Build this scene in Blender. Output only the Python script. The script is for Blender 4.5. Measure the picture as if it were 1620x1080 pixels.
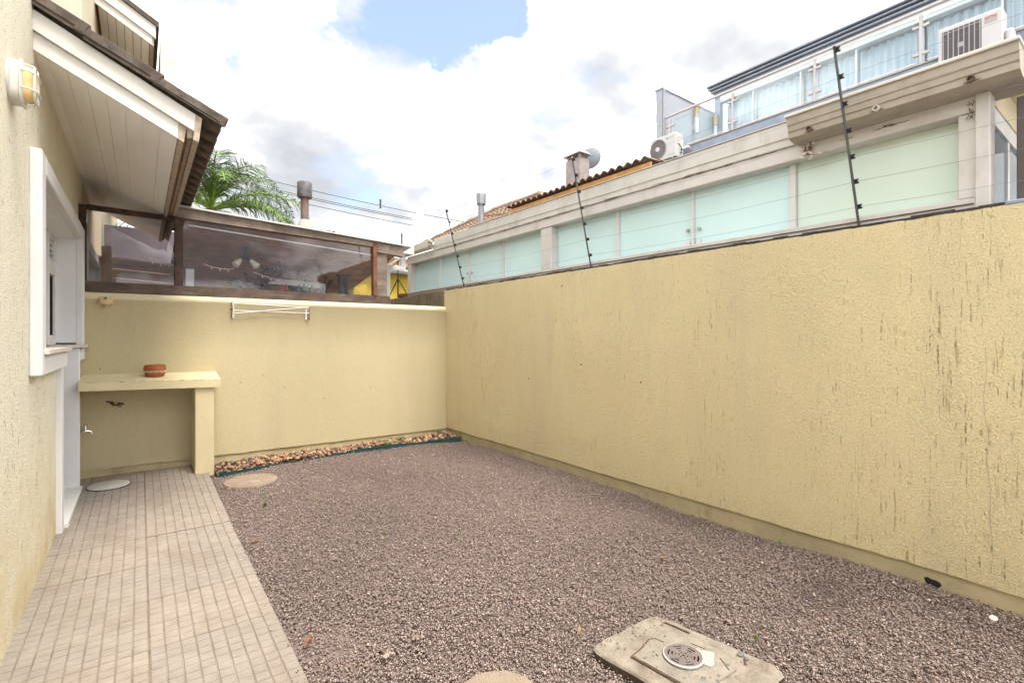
import bpy, bmesh, math, random
import numpy as np
from mathutils import Vector, Matrix, noise as mnoise

R = math.radians
scene = bpy.context.scene
COL = scene.collection
for _o in list(bpy.data.objects):
    bpy.data.objects.remove(_o)
random.seed(11)
rng = np.random.default_rng(5)

# ------------------------------------------------------------------ camera
cam_d = bpy.data.cameras.new('camera')
cam = bpy.data.objects.new('camera', cam_d)
COL.objects.link(cam)
cam_d.sensor_width = 36.0
cam_d.lens = 36.0 * 785.0 / 1620.0
cam_d.shift_y = -7.0 / 1620.0
cam_d.clip_start = 0.05
cam_d.clip_end = 2000.0
cam.location = (0, 0, 1.35)
cam.rotation_euler = (R(90), 0, -math.atan2(588, 785))
scene.camera = cam

# ------------------------------------------------------------------ sky and sun
SUN_EL, SUN_AZ = 66.0, 172.0      # azimuth measured clockwise from +Y: high, behind the camera
world = bpy.data.worlds.new('World')
scene.world = world
world.use_nodes = True
wt = world.node_tree
for n in list(wt.nodes):
    wt.nodes.remove(n)


def wn(t, **kw):
    n = wt.nodes.new(t)
    for k, v in kw.items():
        setattr(n, k, v)
    return n


sky = wn('ShaderNodeTexSky', sky_type='NISHITA')
sky.sun_disc = False
sky.sun_elevation = R(SUN_EL)
sky.sun_rotation = R(SUN_AZ)
sky.air_density = 1.0
sky.dust_density = 1.6
sky.ozone_density = 1.2
bg_sky = wn('ShaderNodeBackground')
bg_sky.inputs['Strength'].default_value = 0.078
hs = wn('ShaderNodeMixRGB')
hs.inputs['Fac'].default_value = 0.22
hs.inputs['Color2'].default_value = (4.2, 4.6, 5.2, 1)
wt.links.new(sky.outputs[0], hs.inputs['Color1'])
wt.links.new(hs.outputs[0], bg_sky.inputs['Color'])

tc = wn('ShaderNodeTexCoord')
sep = wn('ShaderNodeSeparateXYZ')
wt.links.new(tc.outputs['Generated'], sep.inputs[0])


def wmath(op, a, b=None, clamp=False):
    n = wn('ShaderNodeMath', operation=op)
    n.use_clamp = clamp
    for i, v in enumerate((a, b)):
        if v is None:
            continue
        if isinstance(v, (int, float)):
            n.inputs[i].default_value = v
        else:
            wt.links.new(v, n.inputs[i])
    return n.outputs[0]


zc = wmath('ADD', wmath('MAXIMUM', sep.outputs['Z'], 0.0), 0.42)
px = wmath('DIVIDE', sep.outputs['X'], zc)
py = wmath('DIVIDE', sep.outputs['Y'], zc)
comb = wn('ShaderNodeCombineXYZ')
wt.links.new(px, comb.inputs[0])
wt.links.new(py, comb.inputs[1])


def wnoise(scale, detail, rough, off, dist=0.0):
    m = wn('ShaderNodeMapping')
    m.inputs['Location'].default_value = off
    wt.links.new(comb.outputs[0], m.inputs[0])
    n = wn('ShaderNodeTexNoise')
    n.inputs['Scale'].default_value = scale
    n.inputs['Detail'].default_value = detail
    n.inputs['Roughness'].default_value = rough
    n.inputs['Distortion'].default_value = dist
    wt.links.new(m.outputs[0], n.inputs['Vector'])
    return n.outputs[0]


def wramp(fac, stops):
    r = wn('ShaderNodeValToRGB')
    el = r.color_ramp.elements
    while len(el) < len(stops):
        el.new(0.5)
    for e, (p, c) in zip(el, stops):
        e.position = p
        e.color = (c, c, c, 1) if isinstance(c, (int, float)) else (*c, 1)
    wt.links.new(fac, r.inputs[0])
    return r.outputs[0]


# cumulus cover with one wide opening of blue to the north-east
CLOUD_OFF = (5.3, 2.6, 0.0)
n_cov = wnoise(2.4, 7.0, 0.60, CLOUD_OFF, 0.0)
gx, gy = 0.435, 0.725
du = wmath('SUBTRACT', px, gx)
dv = wmath('SUBTRACT', py, gy)
ddx = wmath('DIVIDE', wmath('SUBTRACT', wmath('MULTIPLY', du, 0.82), wmath('MULTIPLY', dv, 0.57)), 0.165)
ddy = wmath('DIVIDE', wmath('ADD', wmath('MULTIPLY', du, 0.57), wmath('MULTIPLY', dv, 0.82)), 0.12)
d2 = wmath('ADD', wmath('MULTIPLY', ddx, ddx), wmath('MULTIPLY', ddy, ddy))
gapm = wmath('POWER', 2.718, wmath('MULTIPLY', d2, -1.0))
cov = wmath('SUBTRACT', wmath('ADD', n_cov, 0.052), wmath('MULTIPLY', gapm, 0.34))
mask = wramp(cov, [(0.365, 0.0), (0.43, 0.6), (0.51, 1.0)])
n_sh = wnoise(2.6, 5.0, 0.56, (2.2, 8.1, 0), 0.0)
n_fi = n_cov
shade = wmath('ADD', wmath('MULTIPLY', n_sh, 0.8), wmath('MULTIPLY', n_fi, 0.2))
ccol = wramp(shade, [(0.34, (0.175, 0.182, 0.196)), (0.42, (0.225, 0.23, 0.238)), (0.472, (0.285, 0.285, 0.285)), (0.51, (0.78, 0.775, 0.765)), (0.56, (1.15, 1.14, 1.12))])
bg_cl = wn('ShaderNodeBackground')
bg_cl.inputs['Strength'].default_value = 1.0
wt.links.new(ccol, bg_cl.inputs['Color'])
mixs = wn('ShaderNodeMixShader')
wt.links.new(mask, mixs.inputs['Fac'])
wt.links.new(bg_sky.outputs[0], mixs.inputs[1])
wt.links.new(bg_cl.outputs[0], mixs.inputs[2])
wo = wn('ShaderNodeOutputWorld')
wt.links.new(mixs.outputs[0], wo.inputs['Surface'])

sun_d = bpy.data.lights.new('sun', 'SUN')
sun_d.energy = 1.4
sun_d.angle = R(24)
sun_d.color = (1.0, 0.93, 0.83)
sun = bpy.data.objects.new('sun', sun_d)
COL.objects.link(sun)
_az, _el = R(SUN_AZ), R(SUN_EL)
_dir = Vector((math.sin(_az) * math.cos(_el), math.cos(_az) * math.cos(_el), math.sin(_el)))
sun.rotation_euler = _dir.to_track_quat('Z', 'Y').to_euler()

vs = scene.view_settings
vs.view_transform = 'Standard'
vs.look = 'None'
vs.exposure = 1.98
vs.gamma = 1.0
vs.use_curve_mapping = False
scene.cycles.max_bounces = 6
scene.cycles.diffuse_bounces = 4
scene.cycles.glossy_bounces = 3
scene.cycles.transparent_max_bounces = 16
scene.cycles.caustics_reflective = False
scene.cycles.caustics_refractive = False
scene.cycles.use_denoising = True
scene.cycles.use_adaptive_sampling = True
scene.cycles.adaptive_threshold = 0.03

# ------------------------------------------------------------------ materials
M = {}


class NT:
    """small helper round one material's node tree"""
    def __init__(self, name):
        self.m = bpy.data.materials.new(name)
        self.m.use_nodes = True
        self.t = self.m.node_tree
        self.b = self.t.nodes['Principled BSDF']
        self.tc = self.t.nodes.new('ShaderNodeTexCoord')
        M[name] = self.m

    def n(self, t, **kw):
        q = self.t.nodes.new(t)
        for k, v in kw.items():
            setattr(q, k, v)
        return q

    def link(self, a, b):
        self.t.links.new(a, b)

    def noise(self, scale, detail=4.0, rough=0.55, stretch=(1, 1, 1), loc=(0, 0, 0), dist=0.0):
        mp = self.n('ShaderNodeMapping')
        mp.inputs['Scale'].default_value = stretch
        mp.inputs['Location'].default_value = loc
        self.link(self.tc.outputs['Object'], mp.inputs[0])
        q = self.n('ShaderNodeTexNoise')
        q.inputs['Scale'].default_value = scale
        q.inputs['Detail'].default_value = detail
        q.inputs['Roughness'].default_value = rough
        q.inputs['Distortion'].default_value = dist
        self.link(mp.outputs[0], q.inputs['Vector'])
        return q.outputs[0]

    def ramp(self, fac, stops):
        r = self.n('ShaderNodeValToRGB')
        el = r.color_ramp.elements
        while len(el) < len(stops):
            el.new(0.5)
        for e, (p, c) in zip(el, stops):
            e.position = p
            e.color = (c, c, c, 1) if isinstance(c, (int, float)) else (*c, 1)
        self.link(fac, r.inputs[0])
        return r.outputs[0]

    def math(self, op, a, b=None):
        q = self.n('ShaderNodeMath', operation=op)
        for i, v in enumerate((a, b)):
            if v is None:
                continue
            if isinstance(v, (int, float)):
                q.inputs[i].default_value = v
            else:
                self.link(v, q.inputs[i])
        return q.outputs[0]

    def mix(self, fac, a, b, mode='MIX'):
        q = self.n('ShaderNodeMixRGB', blend_type=mode)
        for k, v in (('Fac', fac), ('Color1', a), ('Color2', b)):
            if isinstance(v, (int, float)):
                q.inputs[k].default_value = v
            elif isinstance(v, tuple):
                q.inputs[k].default_value = (*v, 1) if len(v) == 3 else v
            else:
                self.link(v, q.inputs[k])
        return q.outputs[0]

    def bump(self, h, dist, strength=1.0, prev=None):
        q = self.n('ShaderNodeBump')
        q.inputs['Distance'].default_value = dist
        q.inputs['Strength'].default_value = strength
        self.link(h, q.inputs['Height'])
        if prev is not None:
            self.link(prev, q.inputs['Normal'])
        return q.outputs[0]

    def done(self, col, rough=0.7, normal=None, spec=0.3, metal=0.0):
        if isinstance(col, tuple):
            self.b.inputs['Base Color'].default_value = (*col, 1)
        else:
            self.link(col, self.b.inputs['Base Color'])
        if isinstance(rough, (int, float)):
            self.b.inputs['Roughness'].default_value = rough
        else:
            self.link(rough, self.b.inputs['Roughness'])
        self.b.inputs['Specular IOR Level'].default_value = spec
        self.b.inputs['Metallic'].default_value = metal
        if normal is not None:
            self.link(normal, self.b.inputs['Normal'])
        return self.m


def mul(c, k):
    return tuple(min(1.0, x * k) for x in c)


def plain(name, col, rough=0.6, var=0.18, scale=9.0, bump=0.0, bscale=60.0, spec=0.3, metal=0.0,
          stain=None, stain_amt=0.5, stain_scale=5.0, stain_stretch=(1, 1, 1), obj_var=0.0):
    t = NT(name)
    f = t.noise(scale, 5)
    c = t.ramp(f, [(0.3, mul(col, 1 - var)), (0.7, mul(col, 1 + var * 0.6))])
    if stain:
        s = t.ramp(t.noise(stain_scale, 7, 0.65, stain_stretch, (3, 1, 2)), [(0.52, 0.0), (0.72, stain_amt)])
        c = t.mix(s, c, stain)
    if obj_var:
        oi = t.n('ShaderNodeObjectInfo')
        k = t.ramp(oi.outputs['Random'], [(0.0, 1 - obj_var), (1.0, 1.0)])
        c = t.mix(1.0, c, k, 'MULTIPLY')
    nrm = t.bump(t.noise(bscale, 5), bump) if bump else None
    return t.done(c, rough, nrm, spec, metal)


def stucco(name, col, dirt, dark, grain=70.0, depth=0.006, scratch=0.0, scr_from=None, speck=0.0, stain_lo=None, groove=0.5):
    t = NT(name)
    big = t.noise(0.9, 5, 0.6, (1, 1, 0.35))
    c = t.ramp(big, [(0.3, mul(col, 0.93)), (0.55, col), (0.75, mul(col, 1.04))])
    w = t.ramp(t.noise(1.6, 6, 0.62, (1.6, 1.6, 0.22), (5, 2, 1)), [(0.50, 0.0), (0.70, 0.5)])
    c = t.mix(w, c, dirt)
    h1 = t.noise(grain * 1.6, 2, 0.8)
    h2 = t.noise(grain * 0.8, 2, 0.6, (1, 1, 0.75), (9, 9, 9))
    h2 = t.math('MULTIPLY', h2, t.ramp(t.noise(3.1, 2, 0.5, (1, 1, 0.6), (6, 1, 2)), [(0.35, 0.15), (0.65, 1.0)]))
    gro = t.ramp(t.noise(72.0, 2, 0.6, (1, 1, 0.06), (2, 7, 0), 0.2), [(0.585, 0.0), (0.66, 1.0)])
    gate = t.ramp(t.noise(2.2, 3, 0.5, (1, 1, 0.5), (1, 1, 4)), [(0.40, 0.0), (0.60, 1.0)])
    brk = t.ramp(t.noise(26.0, 2, 0.5), [(0.45, 0.0), (0.58, 1.0)])
    gro = t.math('MULTIPLY', t.math('MULTIPLY', gro, gate), brk)
    pit = t.ramp(h1, [(0.34, 0.80 if groove else 0.95), (0.50, 1.0), (0.70, 1.05)])
    c = t.mix(1.0, c, pit, 'MULTIPLY')
    c = t.mix(t.math('MULTIPLY', gro, groove), c, dark)
    if speck:
        sp = t.ramp(t.noise(60.0, 2, 0.5, (1, 1, 0.45), (4, 4, 4)), [(0.66, 0.0), (0.72, speck)])
        c = t.mix(t.math('MULTIPLY', sp, t.ramp(t.noise(1.3, 3), [(0.4, 0.2), (0.6, 1.0)])), c, dark)
    if scratch:
        s = t.ramp(t.noise(55.0, 2, 0.5, (1, 1, 0.05), (0.3, 0.1, 3), 0.15), [(0.640, 0.0), (0.690, 1.0)])
        k = t.ramp(t.noise(34.0, 2, 0.6, (1, 1, 1), (8, 3, 3)), [(0.42, 0.0), (0.56, 1.0)])
        s = t.math('MULTIPLY', s, k)
        sp = t.n('ShaderNodeSeparateXYZ')
        t.link(t.tc.outputs['Object'], sp.inputs[0])
        g = t.n('ShaderNodeMapRange')
        g.inputs['From Min'].default_value = scr_from[0]
        g.inputs['From Max'].default_value = scr_from[1]
        t.link(sp.outputs['Y'], g.inputs['Value'])
        s = t.math('MULTIPLY', s, g.outputs[0])
        c = t.mix(t.math('MULTIPLY', s, scratch * 0.72), c, (0.13, 0.088, 0.042))
    if stain_lo:
        sp2 = t.n('ShaderNodeSeparateXYZ')
        t.link(t.tc.outputs['Object'], sp2.inputs[0])
        g2 = t.n('ShaderNodeMapRange')
        g2.inputs['From Min'].default_value = 0.9
        g2.inputs['From Max'].default_value = 0.05
        t.link(sp2.outputs['Z'], g2.inputs['Value'])
        blot = t.ramp(t.noise(3.0, 5, 0.6), [(0.35, 0.15), (0.65, 1.0)])
        c = t.mix(t.math('MULTIPLY', t.math('MULTIPLY', g2.outputs[0], blot), 0.75), c, stain_lo)
    nrm = t.bump(h1, depth)
    nrm = t.bump(h2, depth * 0.7, 1.0, nrm)
    if groove:
        nrm = t.bump(t.math('SUBTRACT', 1.0, gro), 0.004, 0.8, nrm)
    return t.done(c, 0.82, nrm, 0.18)


# yellow right-hand wall, smoother back wall, cream house wall
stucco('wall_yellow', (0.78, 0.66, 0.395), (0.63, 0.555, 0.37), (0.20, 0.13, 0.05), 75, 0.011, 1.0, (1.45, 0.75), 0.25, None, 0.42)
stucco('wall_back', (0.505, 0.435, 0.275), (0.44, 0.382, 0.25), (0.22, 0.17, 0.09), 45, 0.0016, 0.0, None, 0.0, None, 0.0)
stucco('wall_house', (0.84, 0.79, 0.63), (0.74, 0.69, 0.54), (0.22, 0.13, 0.06), 85, 0.008, 0.0, None, 0.9, (0.60, 0.46, 0.22), 0.7)
stucco('wall_house_upper', (0.62, 0.55, 0.40), (0.52, 0.45, 0.29), (0.3, 0.2, 0.1), 60, 0.003, 0.0, None, 0.2, None, 0.2)
plain('plinth', (0.46, 0.385, 0.235), 0.85, 0.2, 3, 0.003, 40, stain=(0.22, 0.18, 0.10), stain_amt=0.55)
plain('bench_paint', (0.63, 0.545, 0.345), 0.75, 0.08, 3, 0.002, 45, stain=(0.38, 0.32, 0.19), stain_amt=0.35, stain_scale=6)
plain('cap_paint', (0.64, 0.565, 0.39), 0.75, 0.06, 3, 0.0015, 40, stain=(0.50, 0.41, 0.23), stain_amt=0.4)
plain('white_paint', (0.70, 0.70, 0.715), 0.55, 0.04, 4, 0.001, 50)
plain('white_reveal', (0.76, 0.765, 0.79), 0.6, 0.04, 4, 0.001, 40)
plain('pvc', (0.90, 0.885, 0.865), 0.4, 0.03, 2)
plain('pvc_groove', (0.74, 0.715, 0.68), 0.6, 0.05, 2)
plain('fascia_white', (0.66, 0.645, 0.62), 0.45, 0.03, 3, stain=(0.62, 0.56, 0.48), stain_amt=0.25, stain_scale=9)
plain('fascia_end', (0.46, 0.385, 0.31), 0.8, 0.3, 25, 0.002, 60, stain=(0.24, 0.19, 0.15), stain_amt=0.6, stain_scale=12)
plain('tile_dark', (0.125, 0.100, 0.082), 0.8, 0.4, 14, 0.006, 40, stain=(0.26, 0.235, 0.20), stain_amt=0.5, stain_scale=16, obj_var=0.35)
plain('tile_brown', (0.24, 0.165, 0.115), 0.8, 0.35, 18, 0.006, 40, stain=(0.13, 0.10, 0.08), stain_amt=0.6, stain_scale=5)
plain('tile_orange', (0.22, 0.135, 0.095), 0.75, 0.3, 12, 0.004, 40, stain=(0.5, 0.5, 0.52), stain_amt=0.6, stain_scale=8)
plain('marble', (0.66, 0.62, 0.57), 0.4, 0.15, 14, stain=(0.36, 0.29, 0.23), stain_amt=0.6, stain_scale=18)
plain('marble_white', (0.76, 0.75, 0.72), 0.4, 0.06, 12, stain=(0.55, 0.53, 0.5), stain_amt=0.5, stain_scale=22)
plain('dark_wood', (0.060, 0.034, 0.026), 0.6, 0.4, 10, 0.003, 50, stain=(0.17, 0.09, 0.06), stain_amt=0.6, stain_scale=7)
plain('grey_wood', (0.235, 0.185, 0.155), 0.8, 0.4, 8, 0.004, 60, stain=(0.095, 0.062, 0.048), stain_amt=0.7, stain_scale=6, stain_stretch=(0.5, 1, 3))
plain('rail_wood', (0.110, 0.078, 0.062), 0.75, 0.4, 9, 0.003, 60, stain=(0.22, 0.18, 0.15), stain_amt=0.6, stain_scale=8, stain_stretch=(0.4, 1, 3))
plain('red_wood', (0.20, 0.085, 0.05), 0.7, 0.3, 9, 0.003, 60)
plain('plank_wood', (0.60, 0.33, 0.25), 0.7, 0.35, 5, 0.002, 50, stain=(0.40, 0.22, 0.16), stain_amt=0.6, stain_scale=4, stain_stretch=(0.3, 2, 2), obj_var=0.3)
plain('timber_orange', (0.50, 0.26, 0.085), 0.65, 0.25, 8, 0.002, 50)
plain('timber_dark', (0.17, 0.10, 0.065), 0.75, 0.3, 8)
plain('rust', (0.24, 0.095, 0.045), 0.85, 0.4, 20, 0.002, 80, stain=(0.10, 0.06, 0.05), stain_amt=0.7, stain_scale=14)
plain('rebar', (0.12, 0.07, 0.048), 0.85, 0.4, 20, 0.002, 80)
plain('rusty_pipe', (0.17, 0.145, 0.145), 0.6, 0.3, 10, 0.001, 60, stain=(0.36, 0.155, 0.055), stain_amt=0.9, stain_scale=7, stain_stretch=(1, 1, 0.4), metal=0.2)
plain('pipe_cap', (0.155, 0.145, 0.155), 0.5, 0.4, 12, 0.004, 26, metal=0.3)
plain('galvanised', (0.30, 0.30, 0.315), 0.45, 0.2, 9, metal=0.4)
plain('concrete_chimney', (0.32, 0.29, 0.28), 0.9, 0.2, 8, 0.004, 40, stain=(0.16, 0.14, 0.135), stain_amt=0.85, stain_scale=7, stain_stretch=(1.5, 1.5, 0.25))
plain('band_render', (0.58, 0.565, 0.535), 0.85, 0.08, 3, 0.002, 50, stain=(0.36, 0.315, 0.26), stain_amt=0.6, stain_scale=5, stain_stretch=(1, 1, 0.6))
plain('gutter_old', (0.42, 0.375, 0.315), 0.8, 0.15, 4, 0.003, 50, stain=(0.26, 0.215, 0.165), stain_amt=0.7, stain_scale=4, stain_stretch=(1, 1, 0.3))
plain('gutter_lip', (0.62, 0.585, 0.53), 0.7, 0.1, 5)
plain('frame_white', (0.60, 0.575, 0.555), 0.6, 0.06, 4, 0.001, 50, stain=(0.40, 0.335, 0.28), stain_amt=0.5, stain_scale=6, stain_stretch=(1, 1, 0.5))
plain('alu_white', (0.66, 0.645, 0.635), 0.45, 0.05, 5)
plain('crack', (0.15, 0.105, 0.075), 0.9, 0.3, 20)
plain('wall_cap_dark', (0.055, 0.048, 0.045), 0.9, 0.4, 20, 0.004, 40)
plain('raw_wall', (0.27, 0.215, 0.145), 0.9, 0.25, 6, 0.004, 40, stain=(0.07, 0.055, 0.04), stain_amt=0.8, stain_scale=4, stain_stretch=(2, 2, 0.3))
plain('slate_blue', (0.285, 0.325, 0.405), 0.8, 0.15, 5, 0.002, 40, stain=(0.20, 0.205, 0.24), stain_amt=0.8, stain_scale=2.2, stain_stretch=(1, 0.8, 4))
plain('grey_wall', (0.345, 0.36, 0.405), 0.85, 0.06, 2)
plain('cornice', (0.27, 0.29, 0.33), 0.5, 0.1, 3)
plain('steel', (0.46, 0.44, 0.43), 0.5, 0.08, 8, metal=0.3)
plain('chrome', (0.80, 0.80, 0.82), 0.12, 0.03, 8, metal=1.0)
plain('ac_white', (0.52, 0.51, 0.51), 0.5, 0.03, 4)
plain('ac_dark', (0.10, 0.088, 0.092), 0.7, 0.1, 4)
plain('ac_slat', (0.36, 0.345, 0.345), 0.6, 0.05, 4)
plain('black', (0.02, 0.02, 0.022), 0.5, 0.1, 6)
plain('pole_grey', (0.115, 0.12, 0.125), 0.5, 0.15, 9, metal=0.3)
plain('wire_grey', (0.17, 0.175, 0.18), 0.5, 0.05, 9)
plain('cable', (0.05, 0.05, 0.055), 0.6, 0.05, 9)
plain('terracotta', (0.32, 0.105, 0.045), 0.75, 0.15, 14, 0.001, 70)
plain('pot_inside', (0.16, 0.055, 0.03), 0.9, 0.2, 14)
plain('chalk', (0.74, 0.66, 0.57), 0.8, 0.1, 12)
plain('peach_plastic', (0.66, 0.45, 0.22), 0.45, 0.04, 6)
plain('teal_plastic', (0.02, 0.28, 0.42), 0.4, 0.04, 6)
plain('edging_teal', (0.016, 0.066, 0.074), 0.5, 0.25, 6, 0.002, 20, stain=(0.07, 0.05, 0.035), stain_amt=0.7, stain_scale=5)
plain('lamp_white', (0.64, 0.63, 0.60), 0.45, 0.03, 6)
plain('lamp_amber', (0.78, 0.58, 0.28), 0.25, 0.05, 5)
plain('white_cover', (0.50, 0.48, 0.45), 0.7, 0.08, 9, 0.001, 60, stain=(0.44, 0.40, 0.35), stain_amt=0.5, stain_scale=20)
plain('sand_cover', (0.255, 0.198, 0.148), 0.9, 0.15, 10, 0.004, 60, stain=(0.42, 0.375, 0.325), stain_amt=0.8, stain_scale=6)
plain('drain_concrete', (0.26, 0.225, 0.18), 0.9, 0.3, 14, 0.008, 45, stain=(0.13, 0.095, 0.065), stain_amt=0.95, stain_scale=5)
plain('drain_inner', (0.25, 0.22, 0.18), 0.9, 0.25, 16, 0.006, 50, stain=(0.27, 0.225, 0.18), stain_amt=0.6, stain_scale=11)
plain('drain_side', (0.085, 0.062, 0.045), 0.95, 0.35, 16, 0.006, 40)
plain('grate_metal', (0.20, 0.165, 0.15), 0.55, 0.2, 20, 0.001, 70, metal=0.3)
plain('patch_white', (0.38, 0.355, 0.31), 0.8, 0.06, 12, 0.002, 40)
plain('blue_chip', (0.15, 0.155, 0.16), 0.8, 0.3, 20)
plain('gravel_soil', (0.19, 0.146, 0.128), 0.95, 0.4, 60, 0.01, 120)
plain('earth', (0.12, 0.085, 0.06), 0.95, 0.3, 8)
plain('ground', (0.20, 0.185, 0.165), 0.95, 0.2, 1.0)
plain('leaf_green', (0.085, 0.21, 0.035), 0.55, 0.3, 12)
plain('leaf_light', (0.22, 0.36, 0.05), 0.5, 0.3, 12)
plain('leaf_dry', (0.42, 0.29, 0.15), 0.8, 0.3, 12)
plain('leaf_brown', (0.10, 0.06, 0.03), 0.7, 0.5, 10)
plain('palm_leaf', (0.125, 0.20, 0.055), 0.45, 0.45, 3)
plain('palm_trunk', (0.20, 0.165, 0.13), 0.9, 0.3, 10, 0.01, 20)
plain('yellow_house', (0.56, 0.40, 0.055), 0.85, 0.12, 3, stain=(0.42, 0.30, 0.06), stain_amt=0.4)
plain('pale_wall', (0.60, 0.585, 0.56), 0.85, 0.06, 2)
plain('cream_wall', (0.66, 0.585, 0.42), 0.85, 0.05, 2)
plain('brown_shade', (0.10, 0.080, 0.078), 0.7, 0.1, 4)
plain('mauve_reflection', (0.15, 0.135, 0.16), 0.8, 0.15, 2)
plain('bounce_tile', (0.68, 0.65, 0.61), 0.6, 0.1, 3)
plain('bulb_white', (0.80, 0.76, 0.66), 0.3, 0.03, 6)
plain('red_plastic', (0.55, 0.05, 0.05), 0.4, 0.05, 6)
plain('orange_plastic', (0.75, 0.28, 0.04), 0.4, 0.05, 6)
plain('lantern_glass', (0.72, 0.74, 0.74), 0.4, 0.04, 5)
plain('roof_sheet', (0.62, 0.66, 0.63), 0.5, 0.1, 5)
plain('dish_grey', (0.17, 0.185, 0.21), 0.5, 0.06, 5)
plain('brass', (0.55, 0.40, 0.16), 0.4, 0.1, 8, metal=0.5)

# paving: pressed cement slabs, sand-filled grooves
t = NT('paving_top')
oi = t.n('ShaderNodeObjectInfo')
c = t.ramp(t.noise(9.0, 6, 0.65), [(0.28, (0.24, 0.206, 0.174)), (0.55, (0.298, 0.26, 0.224)), (0.78, (0.338, 0.299, 0.262))])
tone = t.ramp(oi.outputs['Random'], [(0.0, (0.90, 0.90, 0.92)), (0.5, (0.96, 0.955, 0.95)), (1.0, (1.0, 0.985, 0.96))])
c = t.mix(1.0, c, tone, 'MULTIPLY')
# large damp and dust stains, laid out in world metres
geo = t.n('ShaderNodeNewGeometry')
mp = t.n('ShaderNodeMapping')
mp.inputs['Scale'].default_value = (1.2, 0.6, 1)
t.link(geo.outputs['Position'], mp.inputs[0])
sn = t.n('ShaderNodeTexNoise')
sn.inputs['Scale'].default_value = 2.6
sn.inputs['Detail'].default_value = 6
t.link(mp.outputs[0], sn.inputs['Vector'])
c = t.mix(t.ramp(sn.outputs[0], [(0.50, 0.0), (0.68, 0.5)]), c, (0.20, 0.158, 0.122))
sp = t.ramp(t.noise(24.0, 3, 0.6, (1, 1, 1), (4, 4, 1)), [(0.70, 0.0), (0.76, 0.6)])
c = t.mix(sp, c, (0.30, 0.16, 0.07))
t.done(c, 0.78, t.bump(t.noise(160, 4), 0.002), 0.22)
plain('paving_groove', (0.25, 0.195, 0.152), 0.95, 0.4, 5, 0.002, 90)

# gravel and pebbles read a per-stone tint
t = NT('gravel_stone')
at = t.n('ShaderNodeAttribute', attribute_name='tint')
c = t.ramp(at.outputs['Fac'], [(0.0, (0.145, 0.112, 0.102)), (0.25, (0.228, 0.175, 0.157)), (0.6, (0.318, 0.246, 0.220)),
                               (0.86, (0.42, 0.332, 0.295)), (0.95, (0.50, 0.35, 0.25)), (1.0, (0.60, 0.55, 0.50))])
t.done(c, 0.75, None, 0.3)
t = NT('pebble_stone')
at = t.n('ShaderNodeAttribute', attribute_name='tint')
c = t.ramp(at.outputs['Fac'], [(0.0, (0.05, 0.04, 0.038)), (0.2, (0.13, 0.09, 0.075)), (0.4, (0.26, 0.15, 0.095)),
                               (0.6, (0.40, 0.24, 0.13)), (0.8, (0.52, 0.36, 0.22)), (0.94, (0.52, 0.44, 0.37)), (1.0, (0.68, 0.63, 0.58))])
c = t.mix(t.ramp(t.noise(60, 3), [(0.4, 0.0), (0.7, 0.3)]), c, (0.2, 0.12, 0.08))
t.done(c, 0.55, None, 0.35)


def clear_glass(name, tint, refl=1.0, rough=0.02, haze=None, haze_amt=0.0):
    t = NT(name)
    tr = t.n('ShaderNodeBsdfTransparent')
    tr.inputs['Color'].default_value = (*tint, 1)
    gl = t.n('ShaderNodeBsdfGlossy')
    gl.inputs['Roughness'].default_value = rough
    gl.inputs['Color'].default_value = (1, 1, 1, 1)
    fr = t.n('ShaderNodeFresnel')
    fr.inputs['IOR'].default_value = 1.52
    f = t.math('MULTIPLY', fr.outputs[0], refl)
    ms = t.n('ShaderNodeMixShader')
    t.link(f, ms.inputs[0])
    t.link(tr.outputs[0], ms.inputs[1])
    t.link(gl.outputs[0], ms.inputs[2])
    out = ms.outputs[0]
    if haze:
        df = t.n('ShaderNodeBsdfDiffuse')
        df.inputs['Color'].default_value = (*haze, 1)
        m2 = t.n('ShaderNodeMixShader')
        hz = t.math('MULTIPLY', t.ramp(t.noise(2.2, 5, 0.6), [(0.3, 0.5), (0.7, 1.0)]), haze_amt)
        t.link(hz, m2.inputs[0])
        t.link(out, m2.inputs[1])
        t.link(df.outputs[0], m2.inputs[2])
        out = m2.outputs[0]
    o = t.t.nodes['Material Output']
    t.link(out, o.inputs['Surface'])
    return t.m


clear_glass('screen_glass', (0.97, 0.96, 0.97), 0.6, 0.01, (0.55, 0.55, 0.62), 0.015)
clear_glass('rail_glass', (0.90, 0.95, 0.96), 0.6, 0.01, (0.80, 0.89, 0.92), 0.12)
clear_glass('room_glass', (0.93, 0.96, 0.99), 0.7, 0.01)
clear_glass('dark_glass', (0.30, 0.36, 0.40), 1.0, 0.01)
clear_glass('blue_glass', (0.35, 0.46, 0.55), 1.2, 0.01, (0.25, 0.36, 0.46), 0.35)
t = NT('frosted_glass')
c = t.ramp(t.noise(1.3, 3), [(0.3, (0.57, 0.775, 0.80)), (0.7, (0.62, 0.82, 0.84))])
t.done(c, 0.22, None, 0.5)
t = NT('frosted_green')
c = t.ramp(t.noise(1.3, 3), [(0.3, (0.60, 0.735, 0.67)), (0.7, (0.67, 0.775, 0.68))])
t.done(c, 0.22, None, 0.5)
t = NT('curtain')
c = t.ramp(t.noise(3, 3, 0.5, (1, 4, 0.2)), [(0.3, (0.82, 0.86, 0.88)), (0.7, (0.90, 0.92, 0.93))])
t.done(c, 0.9, None, 0.1)

# ------------------------------------------------------------------ mesh helpers


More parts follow.
